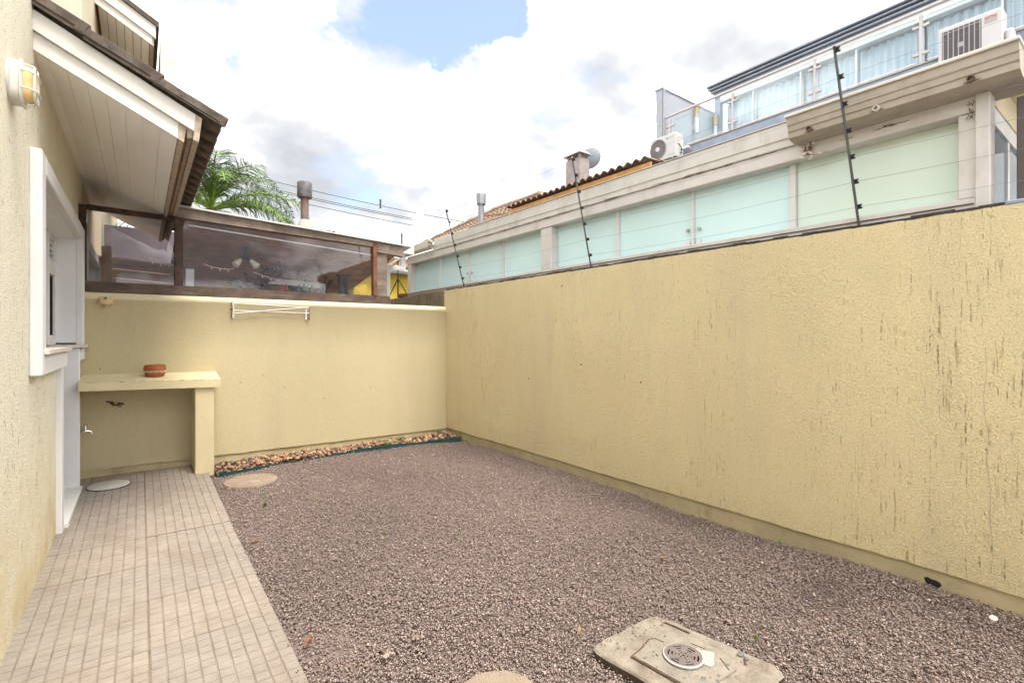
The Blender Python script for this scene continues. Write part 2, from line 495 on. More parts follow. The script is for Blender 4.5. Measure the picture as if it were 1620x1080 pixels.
class MB:
    """collects shapes in one bmesh"""
    def __init__(self):
        self.bm = bmesh.new()

    def box(self, a, b, bev=0.0, mi=0, seg=1):
        a, b = Vector(a), Vector(b)
        lo = Vector((min(a.x, b.x), min(a.y, b.y), min(a.z, b.z)))
        hi = Vector((max(a.x, b.x), max(a.y, b.y), max(a.z, b.z)))
        r = bmesh.ops.create_cube(self.bm, size=1.0)
        v = r['verts']
        for q in v:
            q.co = Vector([(lo[i] + hi[i]) / 2 + q.co[i] * (hi[i] - lo[i]) for i in range(3)])
        fs = list({f for q in v for f in q.link_faces})
        for f in fs:
            f.material_index = mi
        if bev > 0:
            ed = list({e for q in v for e in q.link_edges})
            bmesh.ops.bevel(self.bm, geom=ed, offset=bev, segments=seg, affect='EDGES', profile=0.5)
        return self

    def hull8(self, pts, mi=0):
        """box from 8 corners: bottom ring 0-3, top ring 4-7"""
        v = [self.bm.verts.new(p) for p in pts]
        for q in ((3, 2, 1, 0), (4, 5, 6, 7), (0, 1, 5, 4), (1, 2, 6, 5), (2, 3, 7, 6), (3, 0, 4, 7)):
            self.bm.faces.new([v[i] for i in q]).material_index = mi
        return self

    def bar(self, p, q, w, h, up=(0, 0, 1), mi=0):
        """rectangular bar from p to q"""
        p, q, up = Vector(p), Vector(q), Vector(up)
        d = (q - p).normalized()
        s = d.cross(up).normalized()
        u = s.cross(d).normalized()
        s, u = s * w / 2, u * h / 2
        self.hull8([p - s - u, p + s - u, q + s - u, q - s - u, p - s + u, p + s + u, q + s + u, q - s + u], mi)
        return self

    def tube(self, pts, r, n=8, mi=0, cap=True):
        pts = [Vector(p) for p in pts]
        rs = r if isinstance(r, (list, tuple)) else [r] * len(pts)
        rings = []
        ref = None
        for i, p in enumerate(pts):
            d = (pts[min(i + 1, len(pts) - 1)] - pts[max(i - 1, 0)]).normalized()
            if ref is None or abs(ref.dot(d)) > 0.98:
                ref = Vector((0, 0, 1)) if abs(d.z) < 0.9 else Vector((1, 0, 0))
            s = d.cross(ref).normalized()
            u = s.cross(d).normalized()
            rings.append([self.bm.verts.new(p + (s * math.cos(2 * math.pi * k / n) + u * math.sin(2 * math.pi * k / n)) * rs[i]) for k in range(n)])
        for a, b in zip(rings, rings[1:]):
            for k in range(n):
                self.bm.faces.new((a[k], a[(k + 1) % n], b[(k + 1) % n], b[k])).material_index = mi
        if cap:
            self.bm.faces.new(list(reversed(rings[0]))).material_index = mi
            self.bm.faces.new(rings[-1]).material_index = mi
        return self

    def lathe(self, prof, n=24, origin=(0, 0, 0), axis='Z', mi=0, close=False):
        """prof: list of (radius, height)"""
        o = Vector(origin)
        rings = []
        for r, h in prof:
            ring = []
            for k in range(n):
                a = 2 * math.pi * k / n
                x, y = r * math.cos(a), r * math.sin(a)
                p = {'Z': (x, y, h), 'X': (h, x, y), 'Y': (x, h, y)}[axis]
                ring.append(self.bm.verts.new(o + Vector(p)))
            rings.append(ring)
        for a, b in zip(rings, rings[1:]):
            for k in range(n):
                self.bm.faces.new((a[k], a[(k + 1) % n], b[(k + 1) % n], b[k])).material_index = mi
        if not close:
            self.bm.faces.new(list(reversed(rings[0]))).material_index = mi
            self.bm.faces.new(rings[-1]).material_index = mi
        return self

    def prism(self, poly, vec, mi=0):
        """closed polygon (3-D points) extruded by vec"""
        vec = Vector(vec)
        a = [self.bm.verts.new(p) for p in poly]
        b = [self.bm.verts.new(Vector(p) + vec) for p in poly]
        n = len(a)
        self.bm.faces.new(list(reversed(a))).material_index = mi
        self.bm.faces.new(b).material_index = mi
        for i in range(n):
            self.bm.faces.new((a[i], a[(i + 1) % n], b[(i + 1) % n], b[i])).material_index = mi
        return self

    def ball(self, c, r, sub=2, scale=(1, 1, 1), mi=0):
        q = bmesh.ops.create_icosphere(self.bm, subdivisions=sub, radius=r)
        for v in q['verts']:
            v.co = Vector(c) + Vector([v.co[i] * scale[i] for i in range(3)])
            for f in v.link_faces:
                f.material_index = mi
        return self

    def quad(self, pts, mi=0):
        self.bm.faces.new([self.bm.verts.new(p) for p in pts]).material_index = mi
        return self

    def build(self, name, mats, parent=None, smooth=False, loc=None):
        bmesh.ops.recalc_face_normals(self.bm, faces=self.bm.faces)
        me = bpy.data.meshes.new(name)
        self.bm.to_mesh(me)
        self.bm.free()
        for m in ([mats] if isinstance(mats, str) else mats):
            me.materials.append(M[m])
        if smooth:
            me.polygons.foreach_set('use_smooth', [True] * len(me.polygons))
            try:
                me.set_sharp_from_angle(angle=R(40))
            except Exception:
                pass
        o = bpy.data.objects.new(name, me)
        COL.objects.link(o)
        if parent is not None:
            o.parent = parent
        if loc is not None:
            o.location = loc
        return o


def tag(o, label, cat, group=None):
    o['label'] = label
    o['category'] = cat
    if group:
        o['group'] = group
    return o


def thing(name, label, cat, loc=(0, 0, 0), group=None):
    o = bpy.data.objects.new(name, None)
    o.empty_display_size = 0.1
    COL.objects.link(o)
    o.location = loc
    return tag(o, label, cat, group)


def struct(o, kind='structure'):
    o['kind'] = kind
    return o


def copy_obj(o, parent, loc=None, rot=None):
    c = o.copy()
    COL.objects.link(c)
    c.parent = parent
    if loc is not None:
        c.location = loc
    if rot is not None:
        c.rotation_euler = rot
    return c


def child(o, parent):
    """parent with the thing at loc: keep mesh coordinates in world metres"""
    o.parent = parent
    return o


def fbm(x, y, z=0.0, o=4):
    return mnoise.fractal(Vector((x, y, z)), 0.8, 2.0, o)


XW = -0.46          # face of the house wall
XR = 3.374          # face of the right-hand wall
YB = 6.02           # face of the back wall


def pave_z(y):
    return 0.0 if y < 4.0 else (y - 4.0) * 0.022


# ------------------------------------------------------------------ ground
g = MB()
g.box((-60, -40, -0.30), (120, 140, -0.075))
struct(g.build('ground', 'ground'))
g = MB()
nx, ny = 40, 70
vv = [[g.bm.verts.new((0.50 + 3.0 * i / nx, -0.6 + 6.75 * j / ny, -0.035 + 0.014 * fbm(i * 0.25, j * 0.25))) for i in range(nx + 1)] for j in range(ny + 1)]
for j in range(ny):
    for i in range(nx):
        g.bm.faces.new((vv[j][i], vv[j][i + 1], vv[j + 1][i + 1], vv[j + 1][i]))
struct(g.build('gravel_ground', 'gravel_soil', smooth=True))

# paving
pv = MB()
pv.box((-0.9, 0.4, -0.25), (0.526, 4.0, -0.012))
pv.hull8([(-0.9, 4.0, -0.25), (0.526, 4.0, -0.25), (0.526, 6.02, -0.25), (-0.9, 6.02, -0.25), (-0.9, 4.0, -0.012), (0.526, 4.0, -0.012), (0.526, 6.02, 0.032), (-0.9, 6.02, 0.032)])
paving = struct(pv.build('paving', 'paving_groove'))


def slab_mesh(seed):
    rr = random.Random(seed)
    m = MB()
    m.box((-0.249, -0.249, -0.045), (0.249, 0.249, -0.0038), 0.0, 1)
    n = 9
    s = 0.496 / n
    for i in range(n):
        for j in range(n):
            x0, y0 = -0.248 + i * s, -0.248 + j * s
            gx, gy, b = 0.0015 + rr.uniform(0, 0.0008), 0.0010 + rr.uniform(0, 0.0006), 0.0024
            dz = rr.uniform(-0.0008, 0.0006)
            lo, hi = -0.0042, dz
            p = [(x0 + gx, y0 + gy), (x0 + s - gx, y0 + gy), (x0 + s - gx, y0 + s - gy), (x0 + gx, y0 + s - gy)]
            cx, cy = x0 + s / 2, y0 + s / 2
            k = 1 - 2 * b / s
            bot = [m.bm.verts.new((x, y, lo)) for x, y in p]
            top = [m.bm.verts.new((cx + (x - cx) * k, cy + (y - cy) * k, hi + rr.uniform(-.0004, .0004))) for x, y in p]
            m.bm.faces.new(top)
            for q in range(4):
                m.bm.faces.new((bot[q], bot[(q + 1) % 4], top[(q + 1) % 4], top[q]))
    return m


protos = []
for sd in range(4):
    o = slab_mesh(sd).build('paving_slab', ['paving_top', 'paving_groove'], paving)
    protos.append(o)
k = 0
for r_ in range(11):
    yc = 0.905 + 0.5 * r_
    for cx in (0.281, -0.219, -0.719):
        if cx < -0.5 and yc < 0:
            continue
        z = pave_z(yc) + random.uniform(-0.0015, 0.0015)
        tilt = (0.022 if yc > 4.1 else 0.0) + random.uniform(-0.003, 0.003)
        loc = (cx, yc, z)
        rot = (tilt, random.uniform(-0.003, 0.003), random.choice((0, math.pi)) + random.uniform(-0.004, 0.004))
        if rot[2] > 1:
            rot = (-rot[0], rot[1], rot[2])
        if k < 4:
            o = protos[k]
            o.location, o.rotation_euler = loc, rot
        else:
            copy_obj(protos[random.randrange(4)], paving, loc, rot)
        k += 1


# gravel: crushed stone as real geometry
def stones(name, pts, size, flat, mat, tint, base_v, base_f, jitter, smooth=False, tilt=0.35):
    n = len(pts)
    nv = len(base_v)
    V = np.repeat(base_v[None, :, :], n, 0)
    V = V * (1 + rng.uniform(-jitter, jitter, (n, nv, 1))) + rng.uniform(-jitter, jitter, (n, nv, 3)) * 0.35
    sc = size[:, None, None] * np.stack([np.ones(n), rng.uniform(0.55, 0.9, n), rng.uniform(flat[0], flat[1], n)], 1)[:, None, :]
    V = V * sc
    a = rng.uniform(0, 2 * np.pi, n)
    tx = rng.normal(0, tilt, n)
    ty = rng.normal(0, tilt, n)
    ca, sa = np.cos(a), np.sin(a)
    x, y, z = V[..., 0].copy(), V[..., 1].copy(), V[..., 2].copy()
    y, z = y * np.cos(tx)[:, None] - z * np.sin(tx)[:, None], y * np.sin(tx)[:, None] + z * np.cos(tx)[:, None]
    x, z = x * np.cos(ty)[:, None] + z * np.sin(ty)[:, None], -x * np.sin(ty)[:, None] + z * np.cos(ty)[:, None]
    x, y = x * ca[:, None] - y * sa[:, None], x * sa[:, None] + y * ca[:, None]
    V = np.stack([x, y, z], -1) + pts[:, None, :]
    F = (base_f[None] + (np.arange(n) * nv)[:, None, None]).reshape(-1)
    nf = n * len(base_f)
    me = bpy.data.meshes.new(name)
    me.vertices.add(n * nv)
    me.vertices.foreach_set('co', V.reshape(-1).astype(np.float32))
    me.loops.add(nf * 3)
    me.loops.foreach_set('vertex_index', F.astype(np.int32))
    me.polygons.add(nf)
    me.polygons.foreach_set('loop_start', np.arange(0, nf * 3, 3, dtype=np.int32))
    if smooth:
        me.polygons.foreach_set('use_smooth', np.ones(nf, dtype=bool))
    at = me.attributes.new('tint', 'FLOAT', 'FACE')
    at.data.foreach_set('value', np.repeat(tint, len(base_f)).astype(np.float32))
    me.materials.append(M[mat])
    me.update(calc_edges=True)
    me.validate()
    o = bpy.data.objects.new(name, me)
    COL.objects.link(o)
    return o


EDGE_PTS = [(0.60, 5.585), (0.85, 5.65), (1.15, 5.70), (1.52, 5.705), (2.05, 5.765), (2.6, 5.785), (3.0, 5.74), (3.36, 5.62)]


def edge_y(x):
    return float(np.interp(x, [p[0] for p in EDGE_PTS], [p[1] for p in EDGE_PTS]))


N_G = 225000
gx = rng.uniform(0.525, 3.395, N_G)
# stones lie as densely everywhere; the strip under the lens is simply the nearest
gy = rng.uniform(0.25, 5.83, N_G)
keep = gy < np.interp(gx, [p[0] for p in EDGE_PTS], [p[1] for p in EDGE_PTS]) + 0.01
ang = R(-38)


def in_slab(x, y):
    u = (x - 1.80) * math.cos(0.69) - (y - 1.21) * math.sin(0.69)
    v = (x - 1.80) * math.sin(0.69) + (y - 1.21) * math.cos(0.69)
    return u, v


# keep the covers free
keep &= ((gx - 0.84) ** 2 / 0.225 ** 2 + (gy - 5.22) ** 2 / 0.225 ** 2) > rng.uniform(0.86, 1.05, N_G)
keep &= ((gx - 1.06) ** 2 + (gy - 1.50) ** 2) > 0.158 ** 2
DR = [(1.545, 1.515), (1.99, 1.515), (2.075, 0.93), (1.60, 0.90)]


def inside(poly, x, y):
    r = np.ones(len(x), dtype=bool)
    for i in range(len(poly)):
        (x0, y0), (x1, y1) = poly[i], poly[(i + 1) % len(poly)]
        r &= ((x1 - x0) * (y - y0) - (y1 - y0) * (x - x0)) < 0
    return r


DRI = [(1.80 + (x - 1.80) * 0.955, 1.215 + (y - 1.215) * 0.965) for x, y in DR]
keep &= ~inside(DRI, gx, gy)
gx, gy = gx[keep], gy[keep]
n = len(gx)
gz = rng.uniform(-0.026, -0.006, n)
hump = 0.010 * np.sin(gx * 2.3 + 1.0) * np.sin(gy * 1.9) + 0.006 * np.sin(gx * 5.1 + gy * 3.3)
# gravel is scraped lower beside the right wall, uneven
gz = gz + hump + 0.020 * np.clip((gx - 3.05) / 0.32, 0, 1) * (0.5 + 0.5 * np.sin(gy * 2.1 + 0.6 * np.sin(gy * 5)))
size = rng.uniform(0.0040, 0.0090, n) * (1 + 0.5 * (rng.random(n) > 0.93))
patch = 0.5 + 0.5 * np.sin(gx * 1.7 + 0.9 * np.sin(gy * 1.1)) * np.sin(gy * 1.3 + 0.7 * np.sin(gx * 2.2))
tint = np.clip(rng.beta(2.8, 2.9, n) * 0.84 + 0.20 * (patch - 0.5) + 0.03, 0, 0.9)
damp = np.exp(-(((gx - 2.93) / 0.22) ** 2 + ((gy - 1.12) / 0.16) ** 2))
tint = np.clip(tint - 0.38 * damp, 0, 1)
odd = rng.random(n)
tint = np.where(odd > 0.975, rng.uniform(0.9, 0.97, n), tint)
tint = np.where(odd > 0.994, rng.uniform(0.97, 1.0, n), tint)
# strays kicked onto the paving edge and the drain slab
ns = 190
sx = np.concatenate([0.525 - np.abs(rng.normal(0, 0.035, 110)), rng.uniform(1.60, 2.04, 80)])
sy = np.concatenate([rng.uniform(1.2, 5.4, 110), np.where(rng.random(80) < 0.6, rng.uniform(1.40, 1.50, 80), rng.uniform(0.95, 1.5, 80))])
sz = np.concatenate([np.where(sy[:110] < 4, 0.0, (sy[:110] - 4) * 0.022) + 0.003, np.full(80, 0.024)])
gx, gy, gz = np.concatenate([gx, sx]), np.concatenate([gy, sy]), np.concatenate([gz, sz])
size = np.concatenate([size, rng.uniform(0.003, 0.007, ns)])
tint = np.concatenate([tint, rng.uniform(0.1, 0.7, ns)])
octv = np.array([(1, 0.15, 0.2), (-1, -0.1, 0.1), (0.1, 1, -0.1), (-0.15, -1, 0.15), (0.2, 0.1, 1), (-0.1, 0.15, -1)], float)
octf = np.array([(0, 2, 4), (2, 1, 4), (1, 3, 4), (3, 0, 4), (2, 0, 5), (1, 2, 5), (3, 1, 5), (0, 3, 5)])
gr = stones('gravel', np.stack([gx, gy, gz], 1), size, (0.32, 0.60), 'gravel_stone', tint, octv, octf, 0.28, False, 0.24)
struct(gr, 'stuff')
gr['label'] = 'loose mauve grey crushed gravel covering the yard'

# pebbles along the back wall
bmi = bmesh.new()
bmesh.ops.create_icosphere(bmi, subdivisions=2, radius=1.0)
icov = np.array([v.co[:] for v in bmi.verts])
icof = np.array([[v.index for v in f.verts] for f in bmi.faces])
bmi.free()
N_P = 1600
qx = rng.uniform(0.61, 3.37, N_P)
lo = np.interp(qx, [p[0] for p in EDGE_PTS], [p[1] for p in EDGE_PTS]) + 0.018
qy = lo + (6.03 - lo) * rng.random(N_P)
qz = rng.uniform(0.0, 0.045, N_P) + 0.012 * np.sin(qx * 6)
ps = rng.uniform(0.013, 0.027, N_P)
pt = np.clip(rng.beta(2.3, 2.2, N_P) - 0.12, 0, 1)
# darker stones towards the bench end
pt = np.clip(pt - 0.22 * (qx < 0.95), 0, 1)
pb = stones('pebbles', np.stack([qx, qy, qz], 1), ps, (0.5, 0.8), 'pebble_stone', pt, icov, icof, 0.07, True)
struct(pb, 'stuff')
pb['label'] = 'tan and brown river pebbles in a strip along the back wall'
pe = MB()
pe.prism([(x, y + 0.012, -0.07) for x, y in EDGE_PTS] + [(3.372, 6.03, -0.07), (0.60, 6.03, -0.07)], (0, 0, 0.075))
struct(pe.build('pebble_bed', 'earth'))

# teal plastic edging
e = MB()
fine = []
for i in range(61):
    x = 0.612 + (3.366 - 0.612) * i / 60
    wob = 0.008 * fbm(x * 4.0, 3.0) + 0.010 * math.sin(x * 7.0)
    fine.append((x, edge_y(x) + wob, 0.020 + 0.012 * math.sin(x * 3.1 + 1) + 0.040 * max(0, (x - 2.9) / 0.46)))
for (x0, y0, z0), (x1, y1, z1) in zip(fine, fine[1:]):
    e.hull8([(x0, y0, -0.05), (x0, y0 + 0.006, -0.05), (x1, y1 + 0.006, -0.05), (x1, y1, -0.05),
             (x0, y0 - 0.004, z0), (x0, y0 + 0.002, z0), (x1, y1 + 0.002, z1), (x1, y1 - 0.004, z1)])
tag(e.build('garden_edging', 'edging_teal'), 'dark teal plastic strip holding the pebbles back from the gravel', 'edging')

# ------------------------------------------------------------------ house on the left
house = thing('row_house', 'cream rendered row house with white trimmed window and canopy roof', 'house', (-0.46, 3.5, 0))
house.location = (0, 0, 0)


def hp(mb, name, mats, parent=house, smooth=False):
    return mb.build(name, mats, parent, smooth)


# wall pieces round the combined window and door opening (window y 3.66-5.95, z 1.27-2.23; door y 4.66-5.74)
w = MB()
w.box((-0.75, -3.0, -0.1), (XW, 3.66, 3.45))
w.box((-0.75, 3.66, 2.23), (XW, 4.60, 4.0))
w.box((-0.75, 4.60, 2.23), (XW, 5.95, 6.6))
w.box((-0.75, 3.66, -0.1), (XW, 4.66, 1.25))
w.box((-0.75, 5.74, -0.1), (XW, 5.95, 1.25))
w.box((-0.75, 5.95, -0.1), (XW, 6.45, 6.6))
wall = hp(w, 'wall', 'wall_house')
w = MB()
w.box((-0.75, 6.45, 2.23), (XW, 8.25, 6.6))
w.box((-0.75, 6.45, -0.1), (XW, 8.25, 1.3))
w.box((-0.75, 8.25, -0.1), (XW, 16.0, 6.6))
hp(w, 'neighbour_wall', 'wall_house_upper')
XT = -0.408
tr = MB()
tr.box((XW - 0.001, 3.53, 1.145), (XT, 3.665, 2.33), 0.008)
trim = hp(tr, 'window_trim', 'white_paint')
tr = MB()
tr.box((XW - 0.001, 3.667, 2.225), (XT, 5.86, 2.329), 0.006)
hp(tr, 'trim_head', 'white_paint', trim)
tr = MB()
tr.box((XW - 0.001, 5.862, 1.147), (XT, 6.005, 2.328), 0.006)
hp(tr, 'trim_jamb', 'white_paint', trim)
tr = MB()
tr.box((XW - 0.001, 3.667, 1.146), (XT - 0.001, 4.655, 1.252), 0.005)
hp(tr, 'trim_foot', 'white_paint', trim)
tr = MB()
tr.box((XW - 0.001, 5.792, 1.148), (XT - 0.001, 5.86, 1.250), 0.005)
hp(tr, 'trim_foot', 'white_paint', trim)
# reveal lining
rv = MB()
rv.box((-0.70, 5.862, 1.30), (XW + 0.001, 5.948, 2.232))
rv.box((-0.70, 3.655, 1.30), (XW + 0.001, 3.672, 2.232))
rv.box((-0.70, 3.672, 2.215), (XW + 0.001, 5.862, 2.234))
hp(rv, 'window_reveal', 'white_reveal')
# door jambs below the sill
dj = MB()
dj.box((-0.70, 4.555, -0.01), (-0.428, 4.663, 1.144), 0.004)
dj.box((-0.70, 4.650, 1.144), (-0.462, 4.664, 1.2555))
hp(dj, 'door_jamb', 'white_paint')
dj = MB()
dj.box((-0.70, 5.733, -0.01), (-0.424, 5.79, 1.2555), 0.006)
hp(dj, 'door_jamb', 'white_reveal')
dj = MB()
dj.box((-0.66, 4.66, -0.01), (-0.405, 5.737, 0.050), 0.003)
hp(dj, 'door_threshold', 'marble_white')
# sills
for y0, y1 in ((3.60, 4.68), (5.70, 6.012)):
    s = MB()
    s.box((-0.66, y0, 1.256), (-0.385, y1, 1.284), 0.003)
    hp(s, 'window_sill', 'marble')
# window: sashes set deep
wf = MB()
XG = -0.62
for (y0, y1, z0, z1) in ((3.67, 3.73, 1.285, 2.215), (4.60, 4.66, 1.285, 2.215), (3.73, 4.60, 1.285, 1.345), (3.73, 4.60, 2.155, 2.215)):
    wf.box((XG - 0.03, y0, z0), (XG + 0.03, y1, z1), 0.003)
win = hp(wf, 'window', 'white_paint')
gl = MB()
gl.box((XG - 0.004, 3.73, 1.345), (XG + 0.004, 4.60, 2.155))
hp(gl, 'pane', 'dark_glass', win)
wf = MB()
for (y0, y1, z0, z1) in ((5.44, 5.49, 1.285, 2.215), (5.81, 5.86, 1.285, 2.215), (5.49, 5.81, 1.285, 1.365), (5.49, 5.81, 1.875, 1.99), (5.49, 5.81, 2.175, 2.215)):
    wf.box((XG - 0.03, y0, z0), (XG + 0.03, y1, z1), 0.003)
win2 = hp(wf, 'window', 'white_paint')
gl = MB()
gl.box((XG - 0.004, 5.49, 1.365), (XG + 0.004, 5.81, 1.875))
hp(gl, 'pane', 'dark_glass', win2)
for y in (5.491, 5.80):
    gl = MB()
    gl.box((XG - 0.012, y, 1.367), (XG + 0.014, y + 0.009, 1.873))
    hp(gl, 'gasket', 'black', win2)
for i in range(4):
    lo_ = MB()
    z = 2.005 + i * 0.043
    lo_.prism([(XG + 0.022, 5.49, z), (XG - 0.02, 5.49, z + 0.04), (XG - 0.026, 5.49, z + 0.036), (XG + 0.016, 5.49, z - 0.004)], (0, 0.32, 0))
    hp(lo_, 'louvre_slat', 'white_paint', win2)
# door leaf
dl = MB()
dl.box((XG - 0.035, 4.70, 0.025), (XG + 0.005, 5.43, 2.21), 0.003)
door = hp(dl, 'door', 'white_paint')
dl = MB()
dl.box((XG + 0.004, 4.82, 1.2), (XG + 0.012, 5.31, 2.05))
hp(dl, 'pane', 'dark_glass', door)
# dark interior behind the glazing
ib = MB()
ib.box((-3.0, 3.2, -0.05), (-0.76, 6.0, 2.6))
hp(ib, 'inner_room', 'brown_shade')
# neighbour's matching window beyond the back wall
t2 = MB()
t2.box((XW - 0.001, 6.30, 1.145), (XT, 6.45, 2.33), 0.006)
trim2 = hp(t2, 'window_trim', 'white_paint')
for nm, a, b in (('trim_head', (XW - .001, 6.452, 2.225), (XT, 8.25, 2.329)), ('trim_jamb', (XW - .001, 8.252, 1.145), (XT, 8.40, 2.33)),
                 ('trim_foot', (XW - .001, 6.452, 1.145), (XT, 8.25, 1.26))):
    t2 = MB()
    t2.box(a, b, 0.006)
    hp(t2, nm, 'white_paint', trim2)
t2 = MB()
t2.box((-0.74, 8.2, 1.28), (XW + 0.001, 8.252, 2.23))
t2.box((-0.74, 6.45, 1.30), (-0.66, 8.2, 2.226))
hp(t2, 'window_reveal', 'white_reveal')

# canopy roof over the window: slope down to +X
SL = -0.50                                  # z per metre of x
YF, YE = 3.66, 7.72


def sof(x):                                 # underside
    return 2.905 + SL * (x - XW)


cr = MB()
cr.prism([(XW - 0.05, YF + 0.055, sof(XW - .05) + 0.012), (0.235, YF + 0.055, sof(0.235) + 0.012), (0.235, YF + 0.055, sof(0.235) + 0.13), (XW - 0.05, YF + 0.055, sof(XW - .05) + 0.19)],
         (0, YE - YF - 0.08, 0))
canopy = hp(cr, 'canopy_roof', 'timber_dark')
# soffit boards (long boards along Y)
NBRD = 7
x0s, x1s = XW + 0.045, 0.185
for i in range(NBRD):
    a = x0s + (x1s - x0s) * i / NBRD
    b = x0s + (x1s - x0s) * (i + 1) / NBRD - 0.0018
    s = MB()
    s.prism([(a, YF + 0.03, sof(a)), (b, YF + 0.03, sof(b)), (b, YF + 0.03, sof(b) + 0.012), (a, YF + 0.03, sof(a) + 0.012)], (0, YE - YF - 0.03, 0))
    hp(s, 'soffit_board', 'pvc', canopy)
s = MB()
s.prism([(x0s, YF + 0.03, sof(x0s) + 0.006), (x1s, YF + 0.03, sof(x1s) + 0.006), (x1s, YF + 0.03, sof(x1s) + 0.011), (x0s, YF + 0.03, sof(x0s) + 0.011)], (0, YE - YF - 0.04, 0))
hp(s, 'soffit_backing', 'pvc', canopy)
# edge moulding against the wall
s = MB()
s.prism([(XW, YF + 0.03, sof(XW) - 0.022), (x0s, YF + 0.03, sof(x0s) - 0.006), (x0s, YF + 0.03, sof(x0s) + 0.012), (XW, YF + 0.03, sof(XW) + 0.012)], (0, YE - YF - 0.03, 0))
hp(s, 'soffit_moulding', 'pvc', canopy)


def slope_board(x0, x1, z_off0, z_off1, y0, y1):
    m = MB()
    m.prism([(x0, y0, sof(x0) + z_off0), (x1, y0, sof(x1) + z_off0), (x1, y0, sof(x1) + z_off1), (x0, y0, sof(x0) + z_off1)], (0, y1 - y0, 0))
    return m


hp(slope_board(XW, 0.186, -0.012, 0.085, YF + 0.012, YF + 0.03), 'fascia_board', 'fascia_white', canopy)
hp(slope_board(XW, 0.274, 0.087, 0.195, YF - 0.010, YF + 0.05), 'fascia_board', 'fascia_white', canopy)
# eave boards along Y
m = MB()
m.prism([(0.187, YF + 0.012, sof(0.187) - 0.014), (0.215, YF + 0.012, sof(0.215) - 0.016), (0.232, YF + 0.012, sof(0.232) + 0.10), (0.187, YF + 0.012, sof(0.187) + 0.10)], (0, YE - YF, 0))
hp(m, 'eave_board', 'fascia_end', canopy)
m = MB()
m.prism([(0.262, YF - 0.012, sof(0.262) + 0.030), (0.292, YF - 0.012, sof(0.292) + 0.036), (0.310, YF - 0.012, sof(0.31) + 0.196), (0.275, YF - 0.012, sof(0.275) + 0.196)], (0, YE - YF - 0.02, 0))
hp(m, 'eave_board', 'fascia_end', canopy)
m = MB()
m.prism([(0.232, YF + 0.02, sof(0.232) + 0.03), (0.262, YF + 0.02, sof(0.262) + 0.05), (0.262, YF + 0.02, sof(0.262) + 0.10), (0.232, YF + 0.02, sof(0.232) + 0.10)], (0, YE - YF - 0.05, 0))
hp(m, 'eave_filler', 'fascia_end', canopy)


# roof tiles: interlocking pans with a roll on one side
def roof_tile():
    m = MB()
    prof = [(-0.115, 0.000), (-0.105, 0.030), (-0.080, 0.043), (-0.055, 0.030), (-0.040, 0.006), (0.0, -0.004), (0.05, -0.004), (0.09, 0.006), (0.115, 0.018)]
    th_ = 0.020
    L = 0.40
    for (a, b) in zip(prof, prof[1:]):
        m.hull8([(0, a[0], a[1] - th_), (L, a[0], a[1] - th_), (L, b[0], b[1] - th_), (0, b[0], b[1] - th_),
                 (0, a[0], a[1]), (L, a[0], a[1]), (L, b[0], b[1]), (0, b[0], b[1])])
    bmesh.ops.remove_doubles(m.bm, verts=m.bm.verts, dist=0.0001)
    return m


tile_p = roof_tile().build('roof_tile', 'tile_dark', canopy)
pitch = math.atan(-SL)
first = True
for iy in range(21):
    y = YF - 0.045 + 0.115 + iy * 0.198
    for ix in range(3):
        xs = 0.415 - 0.40 * math.cos(pitch) - ix * 0.305
        loc = (xs, y + random.uniform(-.004, .004), sof(xs) + 0.222 + random.uniform(-.004, .004))
        rot = (random.uniform(-.02, .02), pitch - 0.035, random.uniform(-.012, .012))
        if first:
            tile_p.location, tile_p.rotation_euler = loc, rot
            first = False
        else:
            copy_obj(tile_p, canopy, loc, rot)
# verge tiles: overlapping flat flanged tiles on the gable edge
vp = MB()
vp.box((0.0, -0.02, 0.016), (0.43, 0.10, 0.036), 0.004)
vp.box((0.0, -0.022, -0.016), (0.43, 0.004, 0.035), 0.004)
vp.box((0.395, -0.024, -0.030), (0.43, -0.004, 0.030), 0.006)
verge = vp.build('verge_tile', 'tile_dark', canopy)
for i in range(4):
    xs = 0.415 - 0.415 * math.cos(pitch) - i * 0.335
    loc = (xs, YF - 0.030, sof(xs) + 0.226 + 0.004 * i)
    rot = (0, pitch - 0.045, 0)
    if i == 0:
        verge.location, verge.rotation_euler = loc, rot
    else:
        copy_obj(verge, canopy, loc, rot)

# upper roof of the next house in the row
YU = 8.1
SU = -0.56


def sofu(x):
    return 5.56 + SU * (x - XW)


ur = MB()
ur.prism([(XW - 0.05, YU + 0.06, sofu(XW - .05) + 0.02), (0.10, YU + 0.06, sofu(0.10) + 0.02), (0.10, YU + 0.06, sofu(0.10) + 0.20), (XW - 0.05, YU + 0.06, sofu(XW - .05) + 0.20)], (0, 5, 0))
upper = hp(ur, 'upper_roof', 'timber_dark')
for i in range(6):
    a = XW + 0.03 + 0.53 / 6 * i
    b = a + 0.53 / 6 - 0.006
    s = MB()
    s.prism([(a, YU + 0.03, sofu(a)), (b, YU + 0.03, sofu(b)), (b, YU + 0.03, sofu(b) + 0.018), (a, YU + 0.03, sofu(a) + 0.018)], (0, 5, 0))
    hp(s, 'soffit_board', 'pvc', upper)


def uboard(x0, x1, z0, z1, y0, y1):
    m = MB()
    m.prism([(x0, y0, sofu(x0) + z0), (x1, y0, sofu(x1) + z0), (x1, y0, sofu(x1) + z1), (x0, y0, sofu(x0) + z1)], (0, y1 - y0, 0))
    return m


